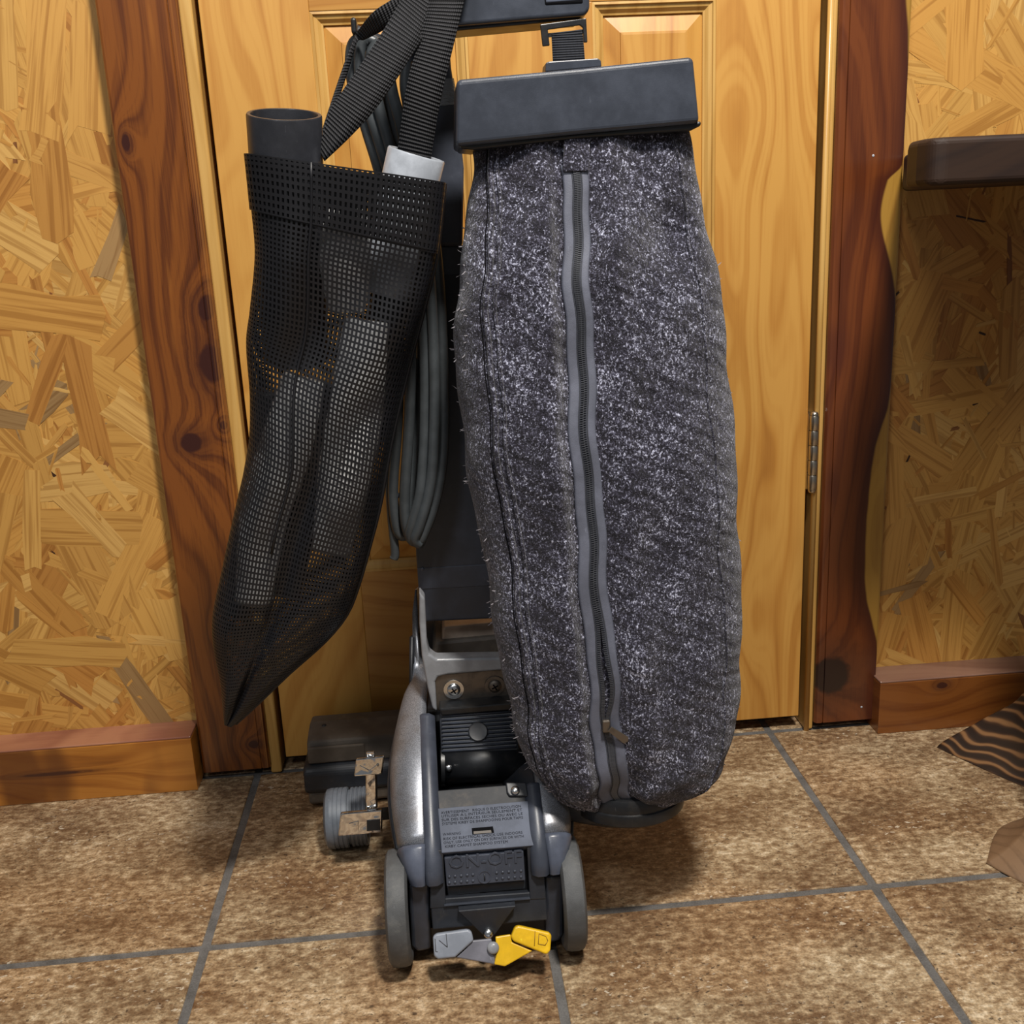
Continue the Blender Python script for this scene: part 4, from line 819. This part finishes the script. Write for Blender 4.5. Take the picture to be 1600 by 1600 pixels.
for i in range(NR-1):
    for k in range(NC): F.append((i*NC+k, i*NC+(k+1) % NC, (i+1)*NC+(k+1) % NC, (i+1)*NC+k))
F.append(tuple((NR-1)*NC+k for k in range(NC)))
bag = mk('dust_bag', V, F, M['fabric'], vac, smooth=True); tag(bag, 'speckled charcoal cloth dust bag')
def surf(i, du, off):
    """point on the front face at distance du (metres, + right) from the zip line"""
    hl = (RA[i]-LA[i]).length; u = min(max(ZU[i]+du/hl, 0.03), 0.97); xx = 2*u-1
    ca = math.copysign(abs(xx)**(1/0.62), xx); a = 2*math.pi-math.acos(max(-1, min(1, ca)))
    p = bag_point(i, a); p.y -= off; return p
I0, I1 = 8, NR-3
idx = list(range(I0, I1+1))
gap = lambda i: 0.0034*math.exp(-((i/(NR-1)-0.645)/0.055)**2)*(1.0 if i/(NR-1) < 0.68 else max(0.0, (0.712-i/(NR-1))/0.032))
for s in (-1, 1):
    rows = []
    for i in idx:
        w_ = 0.0175 if s < 0 else 0.0150
        t_ = i/(NR-1)
        w_ *= (0.75+0.35*t_)
        rows.append([surf(i, s*(0.0012+gap(i)), 0.0030), surf(i, s*(w_*0.5), 0.0032), surf(i, s*(w_*0.85), 0.0028), surf(i, s*w_, 0.0012)])
    v, f, uv = sheetv(rows); mk('zipper_tape', v, f, M['ziptape'], bag, smooth=True, solid=0.0008)
V = []; F = []
def add_box(V, F, c, ax, ay, az):
    b = len(V)
    for sx in (-1, 1):
        for sy in (-1, 1):
            for sz in (-1, 1): V.append(c+ax*sx+ay*sy+az*sz)
    F += [(b+0, b+1, b+3, b+2), (b+4, b+6, b+7, b+5), (b+0, b+4, b+5, b+1), (b+2, b+3, b+7, b+6), (b+0, b+2, b+6, b+4), (b+1, b+5, b+7, b+3)]
for s in (-1, 1):
    pts = [surf(i, s*(0.0014+gap(i)), 0.0040) for i in idx]
    n_t = 400; P_ = catmull(pts, n_t)
    for j in range(0, n_t):
        t = (P_[min(j+1, n_t-1)]-P_[max(j-1, 0)]).normalized(); sd = Vector((1, 0, 0)); fr = sd.cross(t).normalized()
        add_box(V, F, P_[j]+t*(0.0006*s), sd*0.0019, t*0.00055, fr*0.0010)
zt = mk('zipper_teeth', V, F, M['teeth'], bag); tag(zt, kind='stuff')
for s in (-1, 1):
    tube('zipper_cord', [surf(i, s*(0.0044+gap(i)), 0.0036) for i in idx], 0.0007, M['teeth'], bag, 5)
isl = int(0.708*(NR-1)); ps = surf(isl, 0.0, 0.0065)
sl = mk('zipper_slider', *boxv(ps.x-0.0042, ps.x+0.0042, ps.y-0.003, ps.y+0.003, ps.z-0.008, ps.z+0.006), M['alu_dirty'], bag, bevel=0.0015)
pe = ps+Vector((0.021, -0.001, -0.018)); dd = (pe-ps).normalized(); sd = dd.cross(Vector((0, 1, 0))).normalized()
q0, q1 = ps+dd*0.004+Vector((0, -0.005, 0)), pe+Vector((0, -0.004, 0))
prism('pull_tab', ([q0-sd*0.0032, q1-sd*0.0045, q1+dd*0.002, q1+sd*0.0045, q0+sd*0.0032], (0, 0.0014, 0)), M['alu_dirty'], bag, bevel=0.0004)
# fabric fly above the zip, side seams, lint
def edge_seam(u_of, r, nm, mat, i0=3, i1=NR-6, off=0.001):
    pts = []
    for i in range(i0, i1, 2):
        hl = (RA[i]-LA[i]).length; pts.append(surf(i, (u_of(i/(NR-1))-ZU[i])*hl, off))
    return tube(nm, pts, r, mat, bag, 6)
edge_seam(lambda t: 0.070+0.045*math.sin(math.pi*min(t*1.25, 1)), 0.0030, 'seam_ridge', M['fabric'])
edge_seam(lambda t: 0.102+0.045*math.sin(math.pi*min(t*1.25, 1)), 0.0018, 'seam_ridge', M['fabric'])
edge_seam(lambda t: 0.052+0.045*math.sin(math.pi*min(t*1.25, 1)), 0.0008, 'seam_groove', M['hole'], off=-0.0004)
edge_seam(lambda t: 0.905-0.03*math.sin(math.pi*min(t*1.25, 1)), 0.0014, 'seam_ridge', M['fabric'])
rnd = random.Random(5); V = []; F = []
for q in range(130):
    i = rnd.randint(18, NR-14); a = math.pi+rnd.uniform(-0.25, 0.55) if rnd.random() < 0.8 else rnd.uniform(-0.15, 0.1)
    p = bag_point(i, a, 0.0002); d_ = Vector((-1 if abs(a-math.pi) < 1 else 1, rnd.uniform(-0.8, 0.2), rnd.uniform(-0.8, 0.8))).normalized()
    L = rnd.uniform(0.002, 0.007); w_ = Vector((0, 0.0, rnd.uniform(0.0002, 0.0007))); b = len(V)
    V += [p-w_, p+w_, p+d_*L+w_*0.3, p+d_*L*0.6-w_*1.3]; F += [(b, b+1, b+2, b+3)]
li = mk('lint', V, F, M['lint'], bag, solid=0.0003); tag(li, kind='stuff')
tp = surf(1, -0.004, 0.004); tq = surf(8, 0.0, 0.004)
prism('zip_fly', ([surf(0, -0.0135, 0.006), surf(0, 0.0125, 0.006), surf(9, 0.0120, 0.006), surf(9, -0.0130, 0.006)], (0, 0.003, 0)), M['fabric'], bag, bevel=0.001)
# cap clamp on top of the bag
def capverts():
    fr = [(0.0386, 1.05, 0.9299), (0.1523, 1.05, 0.9354), (0.2656, 1.05, 0.9422), (0.272, 1.05, 0.8823), (0.1537, 1.05, 0.8771), (0.0343, 1.05, 0.8702)]
    return fr
CF = capverts(); DEP = 0.085
cap = prism('bag_cap', (CF, (0, DEP, 0.0)), M['slate'], vac, bevel=0.005, seg=4)
prism('cap_tab', ([(0.1271, 1.085, 0.9381), (0.128, 1.085, 0.9462), (0.1312, 1.085, 0.9472), (0.1791, 1.085, 0.9485), (0.1822, 1.085, 0.9466), (0.1827, 1.085, 0.9408)], (0.0, 0.03, 0.0)), M['slate'], cap, bevel=0.001)
prism('cap_underlip', ([(0.0371, 1.056, 0.8723), (0.1546, 1.056, 0.8781), (0.2748, 1.056, 0.8845), (0.2748, 1.056, 0.8804), (0.2647, 1.056, 0.8761), (0.1545, 1.056, 0.8734), (0.0516, 1.056, 0.867), (0.0393, 1.056, 0.8687)], (0.0, 0.075, 0.0)), M['black'], cap, bevel=0.002)
# round plastic base under the bag
bc = (0.1909, 1.06, 0.1619)
lathe('bag_base', (bc[0], bc[1], bc[2]), (0, 0.10, 1), [(0.030, -0.022), (0.060, -0.0215), (0.0645, -0.018), (0.0655, -0.010), (0.0645, -0.006), (0.0625, -0.005), (0.0625, 0.004), (0.060, 0.010), (0.05, 0.014), (0.01, 0.014)], M['black'], vac, 56)

# ================================================================== NET BAG OF ATTACHMENTS
net = thing('mesh_bag', (-0.2613, 1.1, 0.2589))
tag(net, 'long black mesh accessory bag hanging by webbing straps from the vacuum handle', 'bag')
ML = [(-0.1658, 1.082, 0.8729), (-0.168, 1.09, 0.8204), (-0.1706, 1.096, 0.7771), (-0.1814, 1.1, 0.7263), (-0.19, 1.1, 0.6909), (-0.1931, 1.1, 0.6343), (-0.2019, 1.1, 0.5799), (-0.2219, 1.1, 0.5176), (-0.2431, 1.1, 0.4536), (-0.262, 1.1, 0.3952), (-0.2652, 1.1, 0.3572), (-0.2636, 1.1, 0.3181), (-0.2643, 1.1, 0.2825), (-0.2651, 1.1, 0.2641)]
MR = [(0.0212, 1.082, 0.8381), (0.0093, 1.09, 0.7717), (-0.005, 1.096, 0.724), (-0.0227, 1.1, 0.6717), (-0.0411, 1.1, 0.615), (-0.055, 1.1, 0.567), (-0.0701, 1.1, 0.5073), (-0.0868, 1.1, 0.4571), (-0.1014, 1.1, 0.417), (-0.1171, 1.1, 0.384), (-0.1449, 1.1, 0.353), (-0.1878, 1.1, 0.3181), (-0.2275, 1.1, 0.2833), (-0.2562, 1.1, 0.2593)]
MD = [0.046, 0.047, 0.048, 0.048, 0.046, 0.046, 0.044, 0.042, 0.040, 0.036, 0.030, 0.022, 0.014, 0.007]
R2, C2 = 122, 104
mL, mR = catmull(ML, R2), catmull(MR, R2); mD = [v.x for v in catmull([(d_, 0, 0) for d_ in MD], R2)]
def net_raw(i, a):
    c = (mL[i]+mR[i])*0.5; h = (mR[i]-mL[i])*0.5; t = i/(R2-1); ca, sa = math.cos(a), math.sin(a)
    e_ = 0.38+0.4*min(1, t*1.6); xx = math.copysign(abs(ca)**e_, ca); yy_ = math.copysign(abs(sa)**(e_+0.05), sa)
    p = c + h*xx + Vector((0, 1, 0))*(mD[i]*yy_)
    if sa < 0:
        f_ = min(1, t*7)*min(1, (1-t)*6+0.15)
        s = (xx+1)/2
        p.y += f_*(0.007*math.exp(-((s-0.47-0.05*math.sin(5*t))/0.055)**2)*min(1, max(0, (t-0.25)*5)))
        p.y -= f_*0.006*math.exp(-((s-0.25+0.1*t)/0.10)**2)
        p.y += f_*0.006*math.sin(17*(s*0.55+t))*math.exp(-((t-0.22)/0.13)**2)
        p.y += f_*0.0030*math.sin(23*t+9*s+1)*math.sin(4*s+8*t)
    return p
NETP = []
for i in range(R2):
    raw = [net_raw(i, 2*math.pi*k/360) for k in range(361)]
    acc = [0.0]
    for k in range(360): acc.append(acc[-1]+(raw[k+1]-raw[k]).length)
    row = []; k = 0
    for j in range(C2):
        tgt = acc[-1]*j/C2
        while acc[k+1] < tgt: k += 1
        row.append(raw[k].lerp(raw[k+1], (tgt-acc[k])/max(acc[k+1]-acc[k], 1e-9)))
    NETP.append(row)
def net_at(i, j, off=0.0):
    p = NETP[i][j % C2].copy()
    if off:
        c = (mL[i]+mR[i])*0.5; d_ = p-c; d_.z = 0; d_.normalize(); p += d_*off
    return p
def net_sheet(i0, i1, off):
    V = []; F = []
    for i in range(i0, i1):
        for k in range(C2): V.append(net_at(i, k, off))
    for i in range(i1-i0-1):
        for k in range(C2): F.append((i*C2+k, i*C2+(k+1) % C2, (i+1)*C2+(k+1) % C2, (i+1)*C2+k))
    return V, F
def lattice(name, v, f, thread, depth):
    """a sheet of quads turned into flat crossing threads with an opening in every quad"""
    V = [Vector(p) for p in v]; F = []
    for q in f:
        p = [V[i] for i in q]
        w_, h_ = ((p[1]-p[0]).length+(p[2]-p[3]).length)/2, ((p[3]-p[0]).length+(p[2]-p[1]).length)/2
        fu, fv = min(0.5*thread/max(w_, 1e-6), 0.28), min(0.5*thread/max(h_, 1e-6), 0.34)
        b0 = len(V)
        for (a_, c_) in ((fu, fv), (1-fu, fv), (1-fu, 1-fv), (fu, 1-fv)):
            V.append((p[0].lerp(p[1], a_)).lerp(p[3].lerp(p[2], a_), c_))
        F += [(q[k], q[(k+1) % 4], b0+(k+1) % 4, b0+k) for k in range(4)]
    return mk(name, V, F, M['mesh'], net, solid=depth)
v, f = net_sheet(0, R2, 0.0)
nb = lattice('net', v, f, 0.0022, 0.0006)
v, f = net_sheet(0, 10, 0.0016)
hem = lattice('hem', v, f, 0.0030, 0.0008)
v, f = net_sheet(0, 10, -0.0012)
lattice('hem', [p+Vector((0.0022, 0, -0.0024)) for p in v], f, 0.0030, 0.0008)
tube('front_seam', [net_at(i, int(C2*0.70), 0.0015) for i in range(0, 70, 3)], 0.0016, M['mesh'], net, 6)
tube('side_seam', [net_at(i, 0, 0.0012) for i in range(0, R2, 3)], 0.0024, M['mesh'], net, 6)
ribbon('strap', [(-0.096, 1.062, 0.8723), (-0.0854, 1.066, 0.9045), (-0.0665, 1.07, 0.9299), (-0.0333, 1.082, 0.9718), (-0.0089, 1.094, 1.0079), (0.0066, 1.104, 1.0374), (0.0153, 1.112, 1.0568), (0.0187, 1.15, 1.0701), (0.0175, 1.188, 1.0719)], [(-0.092, 1.062, 0.8628), (-0.0653, 1.066, 0.8847), (-0.0376, 1.07, 0.9111), (-0.004, 1.08, 0.9535), (0.0178, 1.09, 0.985), (0.0371, 1.102, 1.0333), (0.0461, 1.112, 1.0559), (0.0505, 1.15, 1.0692), (0.0505, 1.188, 1.071)], M['strap'], net, res=40, thick=0.0022)
ribbon('strap', [(-0.0314, 1.11, 0.8332), (-0.0194, 1.096, 0.8846), (-0.0081, 1.086, 0.9326), (0.0064, 1.086, 0.9711), (0.0192, 1.092, 1.0067), (0.0299, 1.102, 1.0363), (0.035, 1.109, 1.0567), (0.0379, 1.15, 1.0719), (0.0374, 1.19, 1.073)], [(0.005, 1.11, 0.8317), (0.013, 1.096, 0.8748), (0.0246, 1.086, 0.9198), (0.0385, 1.086, 0.9632), (0.0525, 1.094, 1.006), (0.0619, 1.102, 1.0354), (0.067, 1.109, 1.0558), (0.0711, 1.15, 1.071), (0.0718, 1.19, 1.0721)], M['strap'], net, res=40, thick=0.0022)
ribbon('strap', [(-0.0962, 1.08, 0.8817), (-0.0919, 1.09, 0.8982), (-0.0728, 1.13, 0.9511), (-0.059, 1.148, 0.9842), (-0.0553, 1.149, 0.9902), (-0.0361, 1.12, 1.0034), (-0.015, 1.112, 1.0138), (0.0009, 1.11, 1.0276)], [(-0.0945, 1.08, 0.874), (-0.0861, 1.095, 0.8984), (-0.0676, 1.138, 0.9519), (-0.0561, 1.149, 0.9807), (-0.0481, 1.147, 0.9825), (-0.0289, 1.125, 0.9866), (-0.0077, 1.114, 0.9956), (0.0121, 1.11, 1.0103)], M['strap'], net, res=40, thick=0.0016)

# ---- attachments and added dark fillers inside the net bag (each one its own thing)
def hollow(name, top, bot, r, wall, mat, label, cat, extra=()):
    top, bot = Vector(top), Vector(bot); ax = (top-bot); L = ax.length
    prof = [(r*0.94, 0.0), (r*0.97, L*0.02)]+list(extra)+[(r*0.985, L*0.6), (r, L-0.0015), (r-0.0008, L), (r-wall+0.0006, L), (r-wall, L-0.001), (r-wall, L*0.55), (0.002, L*0.55)]
    o = lathe(name, bot, ax, prof, mat, None, 40, origin=bot, closed=False)
    tag(o, label, cat); return o
hollow('extension_tube', (-0.1258, 1.062, 0.9068), (-0.1462, 1.122, 0.6692), 0.0355, 0.0042, M['tube_black'], 'black open-ended tube sticking out of the mesh bag on the left', 'tube')
hollow('wand_tube', (-0.0034, 1.09, 0.8679), (-0.0467, 1.105, 0.7353), 0.0290, 0.003, M['tube_grey'], 'light grey wand tube sticking out of the mesh bag on the right', 'tube')
def tool(name, path, r, mat, label, cat, flat=0.75, res=30, taper=None):
    o = tube(name, path, r, mat, None, 20, res=res, flat=flat, origin=path[-1], rfun=taper); tag(o, label, cat); return o
tool('crevice_tool', [(-0.1354, 1.084, 0.6534), (-0.161, 1.082, 0.5811), (-0.1897, 1.082, 0.5132), (-0.2136, 1.085, 0.4122)], 0.03, M['tool_pale'], 'pale grey crevice tool seen through the lower left of the net', 'attachment', taper=lambda t: 0.021+0.007*math.sin(math.pi*min(t*1.1, 1)))
tool('upholstery_nozzle', [(-0.0663, 1.084, 0.7086), (-0.0845, 1.082, 0.6173), (-0.1057, 1.082, 0.5358), (-0.1239, 1.084, 0.4649)], 0.03, M['tool_pale'], 'pale grey upholstery nozzle seen through the middle of the net', 'attachment', taper=lambda t: 0.022+0.007*math.sin(math.pi*min(t*1.1, 1)))
tool('brush_head', [(-0.0752, 1.072, 0.819), (-0.0807, 1.074, 0.7733), (-0.0847, 1.082, 0.7201)], 0.03, M['tool_pale'], 'pale rounded brush head behind the net just under its hem', 'attachment', taper=lambda t: 0.018+0.008*math.sin(math.pi*t))
tool('net_filler_middle', [(-0.1083, 1.122, 0.6396), (-0.1222, 1.126, 0.5978), (-0.1484, 1.126, 0.5276), (-0.1846, 1.118, 0.4054)], 0.03, M['tube_black'], 'black filler added to darken the net behind the two pale tools', 'attachment', taper=lambda t: 0.016+0.004*math.sin(math.pi*t))  # made-up dark shape, hides the bright door behind the net
tool('net_filler_right', [(-0.0392, 1.118, 0.7341), (-0.0598, 1.122, 0.6643), (-0.0764, 1.122, 0.5957)], 0.03, M['tube_black'], 'short black filler added to darken the right side of the net', 'attachment', taper=lambda t: 0.018+0.003*math.sin(math.pi*t))  # invented as well, keeps the net dark on this side
tool('net_filler_left', [(-0.1755, 1.122, 0.6352), (-0.1953, 1.122, 0.5534), (-0.2221, 1.12, 0.4605), (-0.2403, 1.112, 0.3889)], 0.03, M['tube_black'], 'slim black filler added to darken the left edge of the net', 'attachment', taper=lambda t: 0.015+0.003*math.sin(math.pi*t))  # another added dark shape, closes the bright gap at the edge
